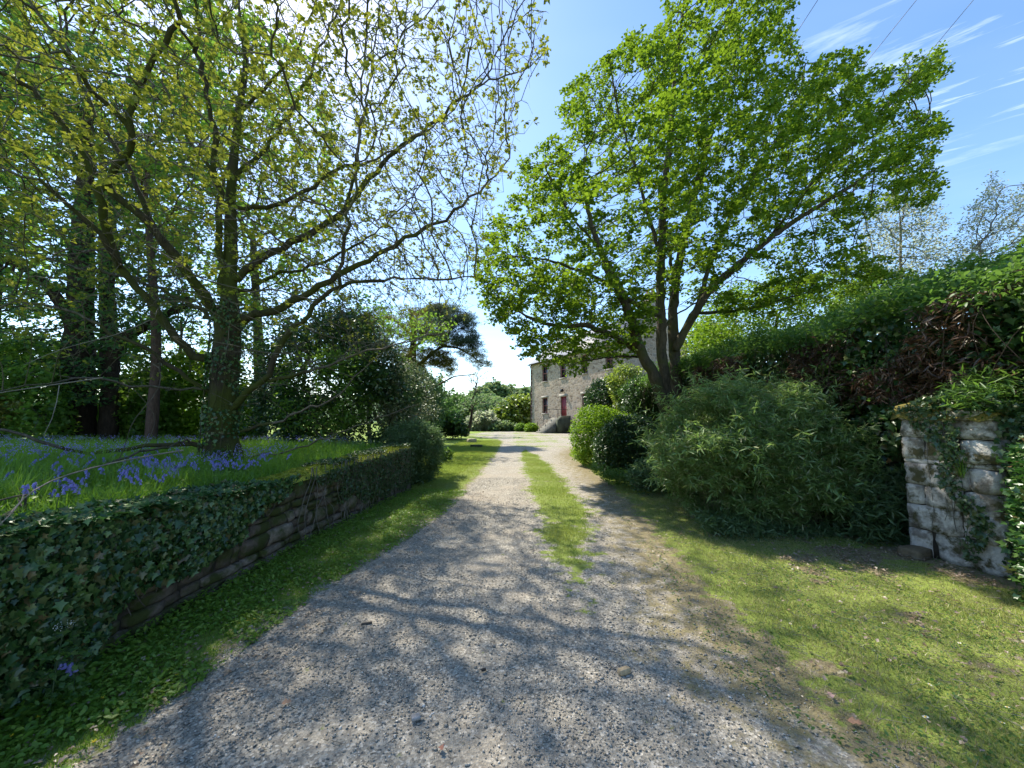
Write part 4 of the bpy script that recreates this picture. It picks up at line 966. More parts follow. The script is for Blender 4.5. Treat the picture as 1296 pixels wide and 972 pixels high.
def st_tree(px, base_py, Y, zb, label, outline, depth, natt, lm, bm, tw, **kw):
    bx, by = P(px, base_py, Y)[:2]
    tp_ = kw.pop('trunk_top', None); r_b = kw.pop('rb', .2); nm = kw.pop('nm', 'broadleaf_tree'); grp = kw.pop('grp', WG)
    pts = [np.array([bx, by, zb])]
    top = P(tp_[0], tp_[1], Y) if tp_ else P(np.mean([o[0] for o in outline]), np.mean([o[1] for o in outline]), Y)
    pl = spline([pts[0], pts[0] * .55 + top * .45 + rng.normal(size=3) * .12, top], 12)
    return plant(nm, label, 'tree', (bx, by, zb), outline, Y, depth, natt, seeds=[(pl, -1, np.linspace(r_b, r_b * .45, 12))], leafm=lm, barkm=bm, step=tw, group=grp, **kw)
st_tree(190, 570, 11, .3, 'slender reddish tree trunk between the yew and the oak', [(150, 60), (250, 40), (300, 120), (290, 250), (250, 330), (190, 350), (150, 280), (130, 150)], 2.2, 420, M['wood_leaf'], M['red_bark'], .4, tmpl=WIDE, lsize=.15, k=12, spread=.4, trunk_top=(186, 260), rb=.16, r0=.012, flat=.6, thick=.05)
st_tree(-20, 580, 14, .2, 'bright mid-green leafy tree filling the left edge behind the yew', [(-160, 0), (-60, -60), (40, -40), (75, 60), (70, 200), (62, 300), (66, 420), (60, 520), (0, 560), (-120, 560), (-200, 300)], 3, 900, M['wood_leaf'], M['dark_bark'], .5, tmpl=WIDE, lsize=.2, k=16, spread=.5, trunk_top=(0, 300), rb=.25, r0=.014, flat=.5, thick=.07, clump=.8, cs=.8)
st_tree(330, 560, 17, 0, 'leafy green tree rising behind the oak crown', [(190, 40), (280, -10), (370, 20), (420, 110), (440, 230), (430, 320), (400, 372), (290, 400), (215, 350), (180, 240)], 4, 1000, M['wood_leaf'], M['field_bark'], .55, tmpl=WIDE, lsize=.21, k=13, spread=.55, trunk_top=(320, 300), rb=.28, r0=.014, flat=.5, thick=.07, clump=.72, cs=.7)
st_tree(150, 560, 21, 0, 'tall dark green tree far back in the wood on the left', [(-80, -80), (60, -140), (220, -120), (290, -20), (290, 180), (240, 300), (120, 380), (0, 380), (-100, 200)], 5, 900, M['wood_leaf'], M['dark_bark'], .7, tmpl=WIDE, lsize=.28, k=15, spread=.7, trunk_top=(130, 200), rb=.35, r0=.02, flat=.5, thick=.09, clump=.7, cs=.5)
def bush(name, label, px, Y, zb, outline, depth, natt, lm, tmpl, lsize, k, spread, bm='twig', cat='shrub', step=None, **kw):
    bx, by = P(px, 500, Y)[:2]; sz = np.ptp(np.array(outline)[:, 0]) / F * Y
    return plant(name, label, cat, (bx, by, zb), outline, Y, depth, natt, leafm=lm, barkm=M[bm], step=step or sz / 14, tmpl=tmpl, lsize=lsize, k=k, spread=spread, crown_name='foliage', wood='stem', twigs='stems', floor=zb,
                 r0=kw.pop('r0', .006), thick=kw.pop('thick', .02), fill=kw.pop('fill', .8), **kw)
bush('shrub', 'sunlit yellow-green bush glimpsed between the reddish trunk and the oak', 235, 14, .1, [(195, 480), (215, 455), (262, 445), (300, 460), (325, 500), (330, 560), (300, 582), (215, 584), (190, 560)], 1.3, 700, M['bright_leaf'], WIDE, .15, 16, .3)
bush('shrub', 'green undergrowth bush below the yew limb beside the slender trunk', 165, 13, .1, [(140, 480), (200, 470), (225, 500), (215, 560), (170, 590), (140, 580)], 1.2, 300, M['wood_leaf'], WIDE, .14, 12, .3)
bush('shrub', 'low green bush at the far left edge under the wood', 20, 11, .3, [(-80, 440), (10, 425), (62, 440), (90, 500), (90, 588), (-80, 595)], 1.5, 800, M['wood_leaf'], WIDE, .12, 13, .28)
bush('shrub', 'dark laurel undergrowth between the big yew trunks', 118, 14.5, .1, [(50, 440), (130, 420), (190, 430), (230, 480), (220, 590), (60, 592)], 1.0, 620, M['wood_leaf'], WIDE, .16, 13, .35)
bush('shrub', 'yellow flowering bush at the left edge of the wood', 4, 10, .4, [(-20, 505), (10, 498), (28, 515), (20, 530), (-20, 534)], .4, 60, M['pine_new'], WIDE, .07, 12, .14)
bush('rhododendron', 'large dark rhododendron mound behind the far end of the low wall', 420, 11.5, .05, [(318, 500), (335, 440), (370, 405), (420, 392), (470, 400), (500, 430), (520, 470), (525, 520), (520, 565), (480, 585), (360, 585), (318, 570)], 2.4, 1900, M['dark_leaf'], OVAL, .13, 12, .27, 'dark_bark', clump=.95, cs=1.3, shell=.5)
bush('shrub', 'fresh green leafy shrub growing against the dark rhododendron', 405, 9.8, .3, [(345, 480), (380, 440), (430, 425), (470, 445), (480, 500), (455, 540), (400, 560), (350, 540)], 1.1, 620, M['wood_leaf'], OVAL, .10, 9, .22, clump=.8, cs=2)
bush('shrub', 'grey-green loose shrub with pale leaves between the rhododendron and the lawn', 500, 11.2, 0, [(455, 440), (490, 425), (525, 455), (548, 485), (556, 520), (545, 545), (500, 555), (460, 530), (450, 480)], 1.3, 800, M['grey_leaf'], OVAL, .075, 9, .2, clump=.85, cs=2)
bush('shrub', 'rounded sage-green shrub where the low wall ends', 528, 9.5, 0, [(478, 560), (500, 540), (530, 532), (554, 545), (560, 572), (552, 600), (535, 622), (515, 620), (500, 590), (480, 580)], .75, 900, M['sage_leaf'], LANCE, .12, 16, .11, shell=.5)
bush('shrub', 'small leafy sprig standing in the lawn edge beyond the wall', 566, 13.6, 0, [(558, 570), (566, 566), (573, 572), (570, 584), (558, 584)], .12, 40, M['wood_leaf'], OVAL, .07, 7, .05, r0=.002, thick=.01)
bush('shrub', 'pale fern-like plants at the bank edge before the rhododendron', 400, 8.6, .3, [(390, 570), (420, 556), (450, 560), (480, 566), (485, 580), (400, 588)], .5, 160, M['grey_leaf'], LANCE, .12, 12, .15)

st_tree(215, 560, 16, .1, 'mid-green understorey tree filling the gap behind the oak trunk', [(150, 390), (200, 350), (270, 345), (330, 370), (335, 440), (320, 490), (270, 470), (200, 490), (150, 470)], 2, 620, M['wood_leaf'], M['dark_bark'], .4, tmpl=WIDE, lsize=.15, k=11, spread=.38, trunk_top=(230, 420), rb=.1, r0=.01, thick=.04, clump=.75, cs=1.2, flat=.6)
st_tree(370, 560, 15, 0, 'leafy dark green tree rising above the rhododendron', [(310, 400), (350, 360), (410, 350), (470, 370), (500, 400), (490, 450), (430, 470), (340, 480), (300, 450)], 2, 900, M['yew_leaf'], M['dark_bark'], .4, tmpl=WIDE, lsize=.14, k=11, spread=.36, trunk_top=(390, 440), rb=.12, r0=.01, thick=.04, clump=.8, cs=1.2, flat=.6)
# pine with level plates of needles
PG = 'pine'
pn = thing('pine_tree', (*P(520, 540, 24)[:2], 0), 'old pine with layered grey-green plates leaning towards the house over the lawn', 'tree')
seeds = []
def pl_(pts, ra, rb, Ya=24, Yb=24, par='near'): seeds.append(limb(pts, ra, rb, Ya, Yb, par=par))
pl_([(520, 548), (523, 520), (524, 480), (522, 450), (524, 420), (520, 395)], .38, .14, par=-1)
pl_([(523, 470), (545, 448), (560, 438), (580, 440), (596, 450), (610, 460)], .12, .03, 24, 23)
pl_([(523, 440), (545, 425), (570, 412), (592, 402)], .10, .03, 24, 23)
pl_([(522, 425), (500, 405), (460, 400), (430, 400)], .10, .03, 24, 25)
pl_([(523, 495), (550, 490), (575, 476), (600, 474)], .08, .03, 24, 25)
pl_([(523, 460), (490, 440), (450, 430)], .10, .03, 24, 23)
pads = [([(560, 400), (600, 396), (604, 410), (585, 418), (555, 415)], 1.2), ([(540, 385), (575, 383), (582, 395), (560, 402), (530, 400)], 1.2), ([(575, 425), (604, 424), (614, 444), (622, 468), (606, 466), (590, 456), (572, 440)], 1.0),
        ([(440, 395), (500, 385), (560, 388), (570, 415), (545, 432), (500, 430), (440, 425)], 2.4), ([(545, 420), (600, 418), (600, 436), (560, 440), (540, 434)], 1.4), ([(440, 425), (490, 430), (510, 450), (470, 462), (430, 450)], 2), ([(540, 440), (562, 444), (580, 462), (572, 472), (548, 462)], .9), ([(500, 462), (535, 462), (545, 480), (510, 488)], 1.2), ([(520, 395), (570, 388), (590, 400), (560, 425), (520, 430)], 2.0), ([(505, 440), (545, 438), (552, 462), (530, 472), (505, 468)], 1.4)]
A = np.concatenate([volume(p, 23.5, d_, int(45 + 50 * d_)) for p, d_ in pads])
pos, par, fix = colonise(seeds, A, .45, 4, .55, jit=.25); r = radii(pos, par, fix, .014, 2.3, .1); r = np.where(fix > 0, fix, r)
b, s = tubes(pos, par, r, .05, 8, 3); part('trunk', *b, M['red_bark'], pn, True); part('branch', *s, M['dark_bark'], pn)
has = np.zeros(len(pos), bool); has[par[par >= 0]] = True; at = np.concatenate([pos[(~has) | (r < .018)], A])
sel = vnoise(at, .6) > -.1
part('crown', *leaves(at[~sel], NEEDLE, .24, 46, .30, .5, .38, -.15), M['pine_leaf'], pn)
part('crown', *leaves(at[sel], NEEDLE, .24, 46, .30, .5, .38, -.15), M['pine_new'], pn, label='yellower fresh needles')
st_tree(545, 552, 27, 0, 'weeping dark green tree between the pine and the far lawn', [(500, 470), (540, 462), (572, 480), (585, 505), (582, 535), (560, 548), (520, 548), (500, 520)], 2.2, 520, M['yew_leaf'], M['dark_bark'], .5, tmpl=DIA, lsize=.26, k=20, spread=.42, rb=.2, r0=.012, droop=.8, nm='weeping_tree', grp=None, thick=.05)
bush('shrub', 'near-black rounded yew bush at the far edge of the lawn', 558, 28, 0, [(540, 530), (550, 522), (575, 522), (586, 532), (588, 549), (540, 550)], 1.4, 420, M['dark_leaf'], DIA, .22, 18, .3, 'dark_bark', shell=.5)
st_tree(588, 548, 31, 0, 'low spreading dark tree with a bare wiry crown at the far lawn', [(570, 505), (590, 495), (615, 497), (635, 503), (645, 512), (632, 518), (600, 522), (575, 518)], 2, 300, M['sage_leaf'], M['dark_bark'], .45, tmpl=DIA, lsize=.2, k=12, spread=.4, trunk_top=(597, 520), rb=.16, r0=.016, nm='spreading_tree', grp=None, thick=.05)
st_tree(592, 545, 36, 0, 'thin bare-twigged tree against the sky beyond the pine', [(585, 480), (595, 462), (612, 458), (622, 470), (618, 492), (600, 500)], 2, 420, M['pale_leaf'], M['dark_bark'], .42, tmpl=DIA, lsize=.13, k=2, spread=.3, trunk_top=(598, 505), rb=.16, r0=.018, nm='bare_tree', grp=None, thick=.05)
SG = 'garden shrubs left of the house'
bush('shrub', 'big lime-green shrub beside the left corner of the house', 655, 50, 0, [(630, 515), (645, 504), (662, 502), (674, 508), (676, 544), (622, 545), (622, 528)], 2.5, 520, M['lime_leaf'], WIDE, .34, 14, .6, group=SG)
bush('shrub', 'pale silvery green shrub beyond the far lawn', 610, 44, 0, [(592, 532), (605, 524), (622, 524), (630, 534), (628, 545), (592, 545)], 1.6, 260, M['pale_leaf'], WIDE, .28, 12, .5, group=SG)
bush('shrub', 'soft green shrub low at the back of the lawn', 635, 43, 0, [(620, 538), (640, 535), (652, 540), (655, 546), (622, 546)], 1.0, 160, M['far_leaf'], WIDE, .24, 12, .4, group=SG)
bush('shrub', 'small rounded dark clipped bush near the foot of the house corner', 659, 42, 0, [(652, 542), (656, 537), (663, 537), (666, 543), (664, 547), (653, 547)], .6, 130, M['wood_leaf'], DIA, .15, 14, .2, group=SG, shell=.5)
bush('shrub', 'small rounded light green clipped bush next to the house steps', 673, 41, 0, [(664, 543), (668, 537), (677, 537), (681, 542), (680, 548), (665, 548)], .7, 150, M['bright_leaf'], DIA, .15, 14, .2, group=SG, shell=.5)
st_tree(470, 560, 18, 0, 'airy yellow-green tree between the oak and the pine', [(395, 420), (410, 392), (460, 380), (520, 388), (560, 398), (580, 412), (560, 440), (520, 455), (470, 470), (410, 460)], 2.2, 1300, M['wood_leaf'], M['field_bark'], .36, tmpl=WIDE, lsize=.13, k=9, spread=.3, trunk_top=(470, 470), rb=.12, r0=.009, nm='broadleaf_tree', grp=None, clump=.8, cs=1.1)
bush('shrub', 'dense mid-green bushes filling the gap between rhododendron and weeping tree', 525, 20, 0, [(480, 470), (520, 462), (552, 480), (560, 520), (556, 548), (480, 555)], 1.6, 800, M['sage_leaf'], OVAL, .15, 11, .3)
bush('shrub', 'broad grey-green tree-like bush behind the low spreading tree', 606, 56, 0, [(575, 515), (600, 506), (630, 508), (650, 520), (650, 545), (575, 545)], 3, 700, M['far_leaf'], WIDE, .5, 13, .8, group=SG)
# distant trees along the valley side
FG = 'distant trees on the hillside'
fts = [(608, 494, 30, 95), (626, 486, 36, 100), (645, 490, 36, 110), (663, 494, 30, 105), (684, 500, 30, 120), (596, 508, 24, 80), (622, 506, 24, 75), (646, 509, 22, 72), (580, 505, 26, 85), (560, 500, 30, 100), (700, 500, 26, 115), (530, 498, 30, 110)]
fl = ['pale distant tree over the far end of the lawn', 'tallest distant hillside tree left of the house', 'distant round green tree behind the lime-green shrub', 'distant tree just left of the house corner', 'distant tree hidden mostly by the house', 'low distant tree behind the bare tree', 'distant tree between the pale shrub and the skyline', 'distant tree low behind the lime-green shrub', 'distant tree behind the wiry spreading tree', 'distant tree behind the weeping tree', 'far tree beyond the house roof', 'distant tree behind the pine trunk']
for (px, top, wd, Y), lb in zip(fts, fl):
    zb = 0. if Y < 120 else .0; base_py = HOR + CAMZ * F / Y
    st_tree(px, base_py, Y, zb, lb, [(px - wd * .5, top + 20), (px - wd * .35, top + 6), (px, top), (px + wd * .35, top + 7), (px + wd * .5, top + 22), (px + wd * .4, 535), (px - wd * .4, 535)], wd / F * Y * .4, 520, M['far_leaf'], M['field_bark'], 1.3, tmpl=WIDE, lsize=1.0, k=14, spread=1.4, fill=.9, rb=.35, r0=.05, nm='distant_tree', grp=FG, thick=.2)

# --- right side shrubs
bush('shrub', 'fresh light green rounded shrub at the right verge in front of the house', 747, 12.5, 0, [(722, 545), (732, 522), (750, 513), (775, 518), (800, 528), (812, 545), (800, 570), (775, 592), (745, 592), (725, 575)], .9, 1500, M['bright_leaf'], OVAL, .075, 11, .13, shell=.6)
bush('shrub', 'very dark glossy rounded shrub beside the light green one at the right verge', 788, 10.6, 0, [(752, 560), (765, 538), (790, 526), (820, 530), (835, 550), (832, 580), (812, 598), (775, 600), (755, 588)], .85, 1500, M['dark_leaf'], OVAL, .07, 12, .13, shell=.6)
bush('shrub', 'dark camellia-like shrub standing in front of the house wall', 765, 20, 0, [(742, 500), (752, 484), (775, 478), (795, 490), (800, 520), (790, 540), (750, 540), (740, 520)], 1.4, 700, M['dark_leaf'], OVAL, .14, 11, .26, shell=.5)
bush('shrub', 'yellow-green leafy shrub between the dark shrubs by the house', 795, 18, 0, [(768, 478), (785, 462), (812, 468), (822, 490), (815, 520), (790, 535), (775, 500)], 1.1, 460, M['lime_leaf'], OVAL, .13, 10, .24)
bush('shrub', 'dense dark green bush just left of the multi-stemmed tree', 815, 15, 0, [(792, 490), (810, 475), (835, 480), (850, 510), (845, 545), (800, 550), (785, 520)], 1.1, 700, M['dark_leaf'], OVAL, .11, 11, .22)
bush('shrub', 'low leafy undergrowth spilling onto the verge below the bamboo', 850, 8.2, 0, [(790, 600), (815, 580), (850, 580), (880, 600), (890, 640), (860, 648), (810, 628)], .6, 620, M['sage_leaf'], OVAL, .06, 9, .11)
bush('shrub', 'low leafy weeds and straw at the foot of the bamboo', 1000, 5.3, 0, [(880, 650), (930, 655), (1000, 668), (1080, 668), (1130, 675), (1140, 700), (1060, 702), (960, 700), (900, 680)], .35, 420, M['sage_leaf'], LANCE, .09, 9, .09, step=.12, r0=.002, thick=.01)
bush('shrub', 'low leafy weeds along the verge under the dark glossy shrub', 800, 8.9, 0, [(745, 588), (775, 592), (815, 596), (850, 606), (870, 625), (850, 640), (800, 622), (760, 604)], .4, 420, M['bramble_leaf'], OVAL, .05, 9, .09, step=.12, r0=.002, thick=.01)
# bamboo-like clump: arching canes with narrow leaves
bb = thing('bamboo', (3.7, 6.3, 0), 'broad clump of arching fine-leaved bamboo between the drive and the gate pillar', 'bamboo')
OUT = [(830, 560), (850, 525), (880, 505), (915, 488), (960, 480), (1000, 490), (1040, 500), (1085, 515), (1128, 545), (1140, 590), (1140, 640), (1120, 680), (1050, 690), (960, 688), (915, 670), (880, 640), (845, 612)]
A = volume(OUT, 6.3, 1.25, 8200, clump=.8, cs=3.2, shell=.45)
A = A[A[:, 0] < 5.0]
cn = []; 
for q_ in range(420):
    e_ = A[rng.integers(len(A))]; b0 = np.array([np.clip(e_[0], 2.9, 4.7) * .5 + 1.9 + rng.normal() * .25, 6.4 + (e_[1] - 6.4) * .5 + rng.normal() * .2, 0.])
    mid = (b0 + e_) / 2; mid[2] = e_[2] * .8 + .12; cn.append(tube(spline([b0, mid, e_ + (0, 0, .02), e_ + (e_ - mid) * .3 - (0, 0, .08)], 9), np.linspace(.006, .002, 9), 3))
part('canes', *join(cn), plain('cane', (.16, .17, .07), .6), bb)
sp_ = []
for q_ in range(900):
    e_ = A[rng.integers(len(A))]; dv = norm(e_ - np.array([4.1, 6.5, .5])) + rng.normal(size=3) * .45 + (0, 0, .35); L_ = rng.uniform(.12, .34)
    for s_ in range(5): sp_.append(e_ + dv * L_ * s_ / 4 - (0, 0, .05 * (s_ / 4) ** 2))
sp_ = np.array(sp_); sp_ = sp_[(sp_[:, 2] > .05) & (sp_[:, 0] < 5.1)]
part('foliage', *join([leaves(A, LANCE, .085, 16, .08, .6, .8, .1), leaves(sp_, LANCE, .11, 7, .03, .6, .8, .1)]), M['bamboo_leaf'], bb)
# overgrown hedge over the bank
hg = thing('overgrown_hedge', (5.4, 7, 0), 'tall tangled hedge of ivy, bramble and brown dead bracken behind the gate pillar', 'hedge')
def slab(n, y0, y1, z0f, z1f, x0=5.0, th=.35):
    y = rng.uniform(y0, y1, n); z0 = z0f(y); z1 = z1f(y); z = z0 + (z1 - z0) * rng.random(n)
    q = np.column_stack([np.zeros(n), y, z]); x = x0 + .28 * vnoise(q, 1.1) + .15 * vnoise(q, 2.9) + rng.random(n) ** 1.5 * th * 1.6 - .12 * (z - 1.5)
    x = x + np.clip(y - 9, 0, 9) * .06
    return np.column_stack([x, y, z])
topz = lambda y: np.interp(y, [.5, 3, 4.2, 6, 9, 12, 16, 20], [3.3, 3.2, 3.1, 3.05, 3.1, 3.2, 2.9, 2.5])
A1b = slab(9000, .8, 18, lambda y: 0 * y + 1.2, lambda y: topz(y) * .98, 5.45)
A1_ = slab(30000, .8, 18, lambda y: 0 * y + .05, lambda y: topz(y) * .93)
A1_ = np.concatenate([A1_, A1b]); n = len(A1_); nr = norm(np.array([-1, -.1, .45]) + rdir(n) * .8)
part('ivy_leaves', *join([scatter(*IVY, A1_ + rng.normal(size=(n, 3)) * .06, frames(norm(rng.normal(size=(n, 3)) * .6 - (0, 0, .8)), norm(nr + rdir(n) * .4)), .085 * rng.uniform(.5, 1.3, n)) for _ in range(2)]), M['ivy_leaf'], hg)
dz = lambda a: (lambda y: topz(y) * a)
B1 = slab(6800, .8, 13, dz(.58), dz(.92), 4.82); B1 = B1[vnoise(B1, 1.6) > -.05]
part('dead_bracken', *leaves(B1, LANCE, .12, 7, .10, .2, .6, .5), M['dead_leaf'], hg, label='rusty brown dead bracken fronds')
def crest(n, y0, y1):
    y = rng.uniform(y0, y1, n); x = rng.uniform(4.7, 6.6, n); q = np.column_stack([x, y, x * 0])
    z = topz(y) - .30 + .26 * vnoise(q, 1.3) + .12 * vnoise(q, 4) + rng.random(n) * .38 + .16 * (x - 5); return np.column_stack([x, y, z])
C1 = crest(8500, .8, 18)
part('bramble_leaves', *leaves(C1, OVAL, .065, 10, .14, .8, .7), M['bramble_leaf'], hg)
B2 = slab(900, .8, 11, lambda y: y * 0 + .9, dz(.95), 4.80); B2 = B2[vnoise(B2, 1.9) > .25]
part('bramble_leaves', *leaves(B2, OVAL, .065, 7, .12, .6), M['bramble_leaf'], hg)
B3 = slab(1500, 2.2, 6.2, lambda y: y * 0 + 1.7, dz(1.0), 4.85, .5); B3 = B3[(vnoise(B3, 1.2) > .1) | (B3[:, 1] < 3.6)]
part('bramble_leaves', *leaves(B3, OVAL, .07, 7, .14, .7), M['bramble_leaf'], hg)
st = []
for q_ in range(80):
    y0 = rng.uniform(.8, 15); z0 = topz(y0) - rng.random() * .6; L_ = rng.uniform(.5, 1.4); dy_ = rng.normal() * .9
    p = [(5.2, y0, z0), (4.85, y0 + dy_ * .4, z0 + .1), (4.66 - rng.random() * .1, y0 + dy_ * .8, z0 - L_ * .4), (4.70, y0 + dy_, z0 - L_)]
    st.append(tube(spline(p, 10), .004, 4))
part('stems', *join(st), M['dark_bark'], hg)
# dark stone wall below the hedge, seen between bamboo and pillar
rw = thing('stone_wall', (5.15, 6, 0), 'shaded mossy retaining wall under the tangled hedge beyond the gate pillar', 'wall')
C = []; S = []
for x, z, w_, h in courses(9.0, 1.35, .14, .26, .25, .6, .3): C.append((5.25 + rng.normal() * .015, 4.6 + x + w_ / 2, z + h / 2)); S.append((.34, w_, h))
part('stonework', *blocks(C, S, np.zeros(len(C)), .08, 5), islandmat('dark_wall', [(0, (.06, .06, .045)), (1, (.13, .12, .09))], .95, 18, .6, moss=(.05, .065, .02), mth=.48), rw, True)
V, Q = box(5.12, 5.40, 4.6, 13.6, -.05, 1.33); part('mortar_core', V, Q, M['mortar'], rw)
# fresh undergrowth round the pillar
bush('shrub', 'light green leafy sprays leaning over the top right of the gate pillar', 1262, 4.1, 1.2, [(1205, 515), (1195, 490), (1240, 470), (1300, 455), (1330, 480), (1330, 560), (1270, 545), (1230, 530)], .45, 420, M['bramble_leaf'], LANCE, .10, 12, .11, cat='shrub', step=.1, r0=.002, thick=.01)
bush('shrub', 'dark leafy weeds filling the corner between bamboo and gate pillar', 1130, 5.0, 0, [(1085, 640), (1120, 600), (1150, 600), (1155, 680), (1150, 705), (1090, 705)], .3, 260, M['sage_leaf'], LANCE, .13, 10, .1, step=.1, r0=.002, thick=.01)
bush('shrub', 'dark foliage beside the right-hand face of the gate pillar', 1320, 3.3, 0, [(1285, 560), (1330, 545), (1400, 560), (1400, 780), (1300, 770), (1288, 700)], .4, 520, M['ivy_leaf'], IVY, .055, 8, .1, step=.1, r0=.002, thick=.01)

# --- trees behind the hedge
HG = 'trees behind the hedge'
st_tree(960, 470, 16, 2.3, 'yellow-green hedgerow tree behind the multi-stemmed tree', [(870, 440), (880, 395), (920, 365), (980, 350), (1050, 345), (1110, 360), (1120, 410), (1060, 430), (960, 450), (890, 455)], 1.8, 1500, M['bright_leaf'], M['field_bark'], .35, tmpl=WIDE, lsize=.11, k=10, spread=.28, rb=.12, r0=.008, nm='hedgerow_tree', grp=HG, fill=.7)
st_tree(905, 480, 21, 1.8, 'lime-green tree just right of the multi-stemmed trunk', [(866, 430), (880, 410), (905, 400), (935, 410), (945, 440), (920, 462), (880, 470), (862, 455)], 1.8, 600, M['lime_leaf'], M['field_bark'], .4, tmpl=WIDE, lsize=.15, k=10, spread=.36, rb=.12, r0=.01, nm='hedgerow_tree', grp=HG, fill=.7)
st_tree(1145, 400, 13, 2.4, 'sparse silvery tree with pale young leaves behind the big right-hand tree', [(1085, 340), (1095, 270), (1130, 235), (1165, 232), (1195, 262), (1212, 320), (1215, 385), (1100, 390)], 1.6, 1700, M['pale_leaf'], M['grey_bark'], .26, tmpl=OVAL, lsize=.085, k=6, spread=.2, trunk_top=(1140, 290), rb=.07, r0=.007, nm='silvery_tree', grp=HG, trop=(0, 0, .15), fill=.6)
st_tree(1235, 390, 11, 2.5, 'sparse silvery tree with upright twigs at the right edge against the sky', [(1195, 380), (1200, 320), (1225, 265), (1245, 240), (1262, 215), (1275, 250), (1330, 205), (1350, 330), (1340, 370)], 1.4, 1900, M['pale_leaf'], M['grey_bark'], .22, tmpl=OVAL, lsize=.07, k=6, spread=.16, trunk_top=(1240, 310), rb=.06, r0=.006, nm='silvery_tree', grp=HG, trop=(0, 0, .2), fill=.5)
st_tree(1120, 420, 12, 2.4, 'green hawthorn rising from the hedge left of the silvery trees', [(1040, 410), (1060, 370), (1110, 340), (1170, 345), (1215, 360), (1220, 390), (1130, 410)], 1.3, 1100, M['wood_leaf'], M['field_bark'], .28, tmpl=WIDE, lsize=.07, k=10, spread=.2, rb=.08, r0=.006, nm='hawthorn_tree', grp=HG, fill=.9)
st_tree(1260, 420, 8.5, 2.5, 'green hawthorn above the hedge at the right edge', [(1170, 390), (1200, 360), (1250, 335), (1300, 315), (1380, 300), (1380, 370), (1280, 380)], 1.0, 1000, M['wood_leaf'], M['field_bark'], .22, tmpl=WIDE, lsize=.055, k=11, spread=.15, rb=.06, r0=.004, nm='hawthorn_tree', grp=HG, fill=.9)

# --- overhead wires from the house
for (px, lb, end, cz) in ((1035, 'leftmost of the three thin overhead wires in the blue sky', (9.8, 29, 9.6), 0), (1160, 'middle of the three thin overhead wires in the blue sky', (11.2, 26, 10.2), 0), (1232, 'rightmost of the three thin overhead wires in the blue sky', (13.6, 24, 10.2), 0)):
    a = P(px, 0, 7.4); e_ = np.array({1035: P(735, 450, 34), 1160: P(785, 450, 29), 1232: P(842, 450, 26)}[px]); dirv = a - e_
    p = [a + dirv * t - np.array([0, 0, 0]) for t in (.9, .45, 0)] + [e_ + dirv * t - (0, 0, 1.2 * t * (1 - t)) for t in (.75, .5, .25, 0)]
    link('overhead_wire', mesh('overhead_wire', *tube(p, .006, 5), M['wire'], True), None, lb, 'wire', 'overhead wires')

# ------------------------------------------------------------------ GROUND COVER
def pts_in(n, x0, x1, y0, y1): return rng.uniform(x0, x1, n), rng.uniform(y0, y1, n)
def near_y(n, a, b, pw=1.6):           # more points close to the camera
    t = rng.random(n) ** pw; return a + (b - a) * t
# gravel
n = 130000; y = near_y(n, .9, 10, 1.8); x = rng.uniform(-2.2, 2.8, n); g = grassiness(x, y); wear = vnoise(np.column_stack([x, y * .6, x * 0]), 1.7) + .6 * vnoise(np.column_stack([x, y, x * 0]), 4.3); k = (g < .15 + .6 * rng.random(n)) & (wear > -.7 + .9 * rng.random(n)) & (rng.random(n) > mossiness(x, y) * .75); x = x[k]; y = y[k]; n = len(x)
sz = np.exp(rng.normal(-4.85, .42, n)); sz = np.clip(sz, .004, .026)
OC = (np.array([(-1, -.2, 0), (0, -1, .1), (1, .1, -.1), (.2, 1, 0), (.1, -.1, .8), (-.1, .1, -.6), (-.7, .7, .3), (.6, -.7, .25)], float) * .5,)
V8 = OC[0]; T8 = np.array([(0, 1, 4), (1, 7, 4), (7, 2, 4), (2, 3, 4), (3, 6, 4), (6, 0, 4), (1, 0, 5), (7, 1, 5), (2, 7, 5), (3, 2, 5), (6, 3, 5), (0, 6, 5)])
R = frames(rdir(n) * (1, 1, .25), norm(rdir(n) * (.45, .45, .2) + (0, 0, 1)))
Vp, Tp = scatter(V8, T8, np.column_stack([x, y, .012 + sz * .12 + .010 * vnoise(np.stack([x, y, x * 0], 1), 2.2)]), R, np.stack([sz * rng.uniform(1., 1.5, n), sz, sz * rng.uniform(.25, .5, n)], 1))
link('loose_gravel', mesh('loose_gravel', Vp, Tp, M['pebble']), kind='stuff')
# verge grass, median and lawn
def grass_patch(name, x, y, h, wd, m, z=0.0, tilt=.3, bbv=.4):
    b_ = np.column_stack([x, y, np.zeros_like(x) + z]); link(name, mesh(name, *blades(b_, h, wd, tilt=tilt, bb=bbv), M[m]), kind='stuff')
def vmask(x, y):
    r_ = np.interp(y, RE[:, 0], RE[:, 1]); return vnoise(np.column_stack([x, y, x * 0]), 2.1) + .5 * vnoise(np.column_stack([x, y, x * 0]), 5.3)
n = 150000; y = near_y(n, 1.2, 9, 1.4); x = np.interp(y, RE[:, 0], RE[:, 1]) - .15 + rng.random(n) ** 1.1 * 3.0; k = (x < 4.9) & (vmask(x, y) > -.75 + .5 * rng.random(n)) & (grassiness(x, y) > .25 + .5 * rng.random(n)) & (bare(x, y) < .15 + .8 * rng.random(n)); shade = (x > 3.6) & (y > 3.6) & (rng.random(n) < .7); k &= ~shade
x, y = x[k], y[k]; h = .026 + .035 * np.clip(vmask(x, y), 0, 1) * rng.random(len(x)); grass_patch('verge_grass', x, y, h, .0045, 'grass', tilt=.55)
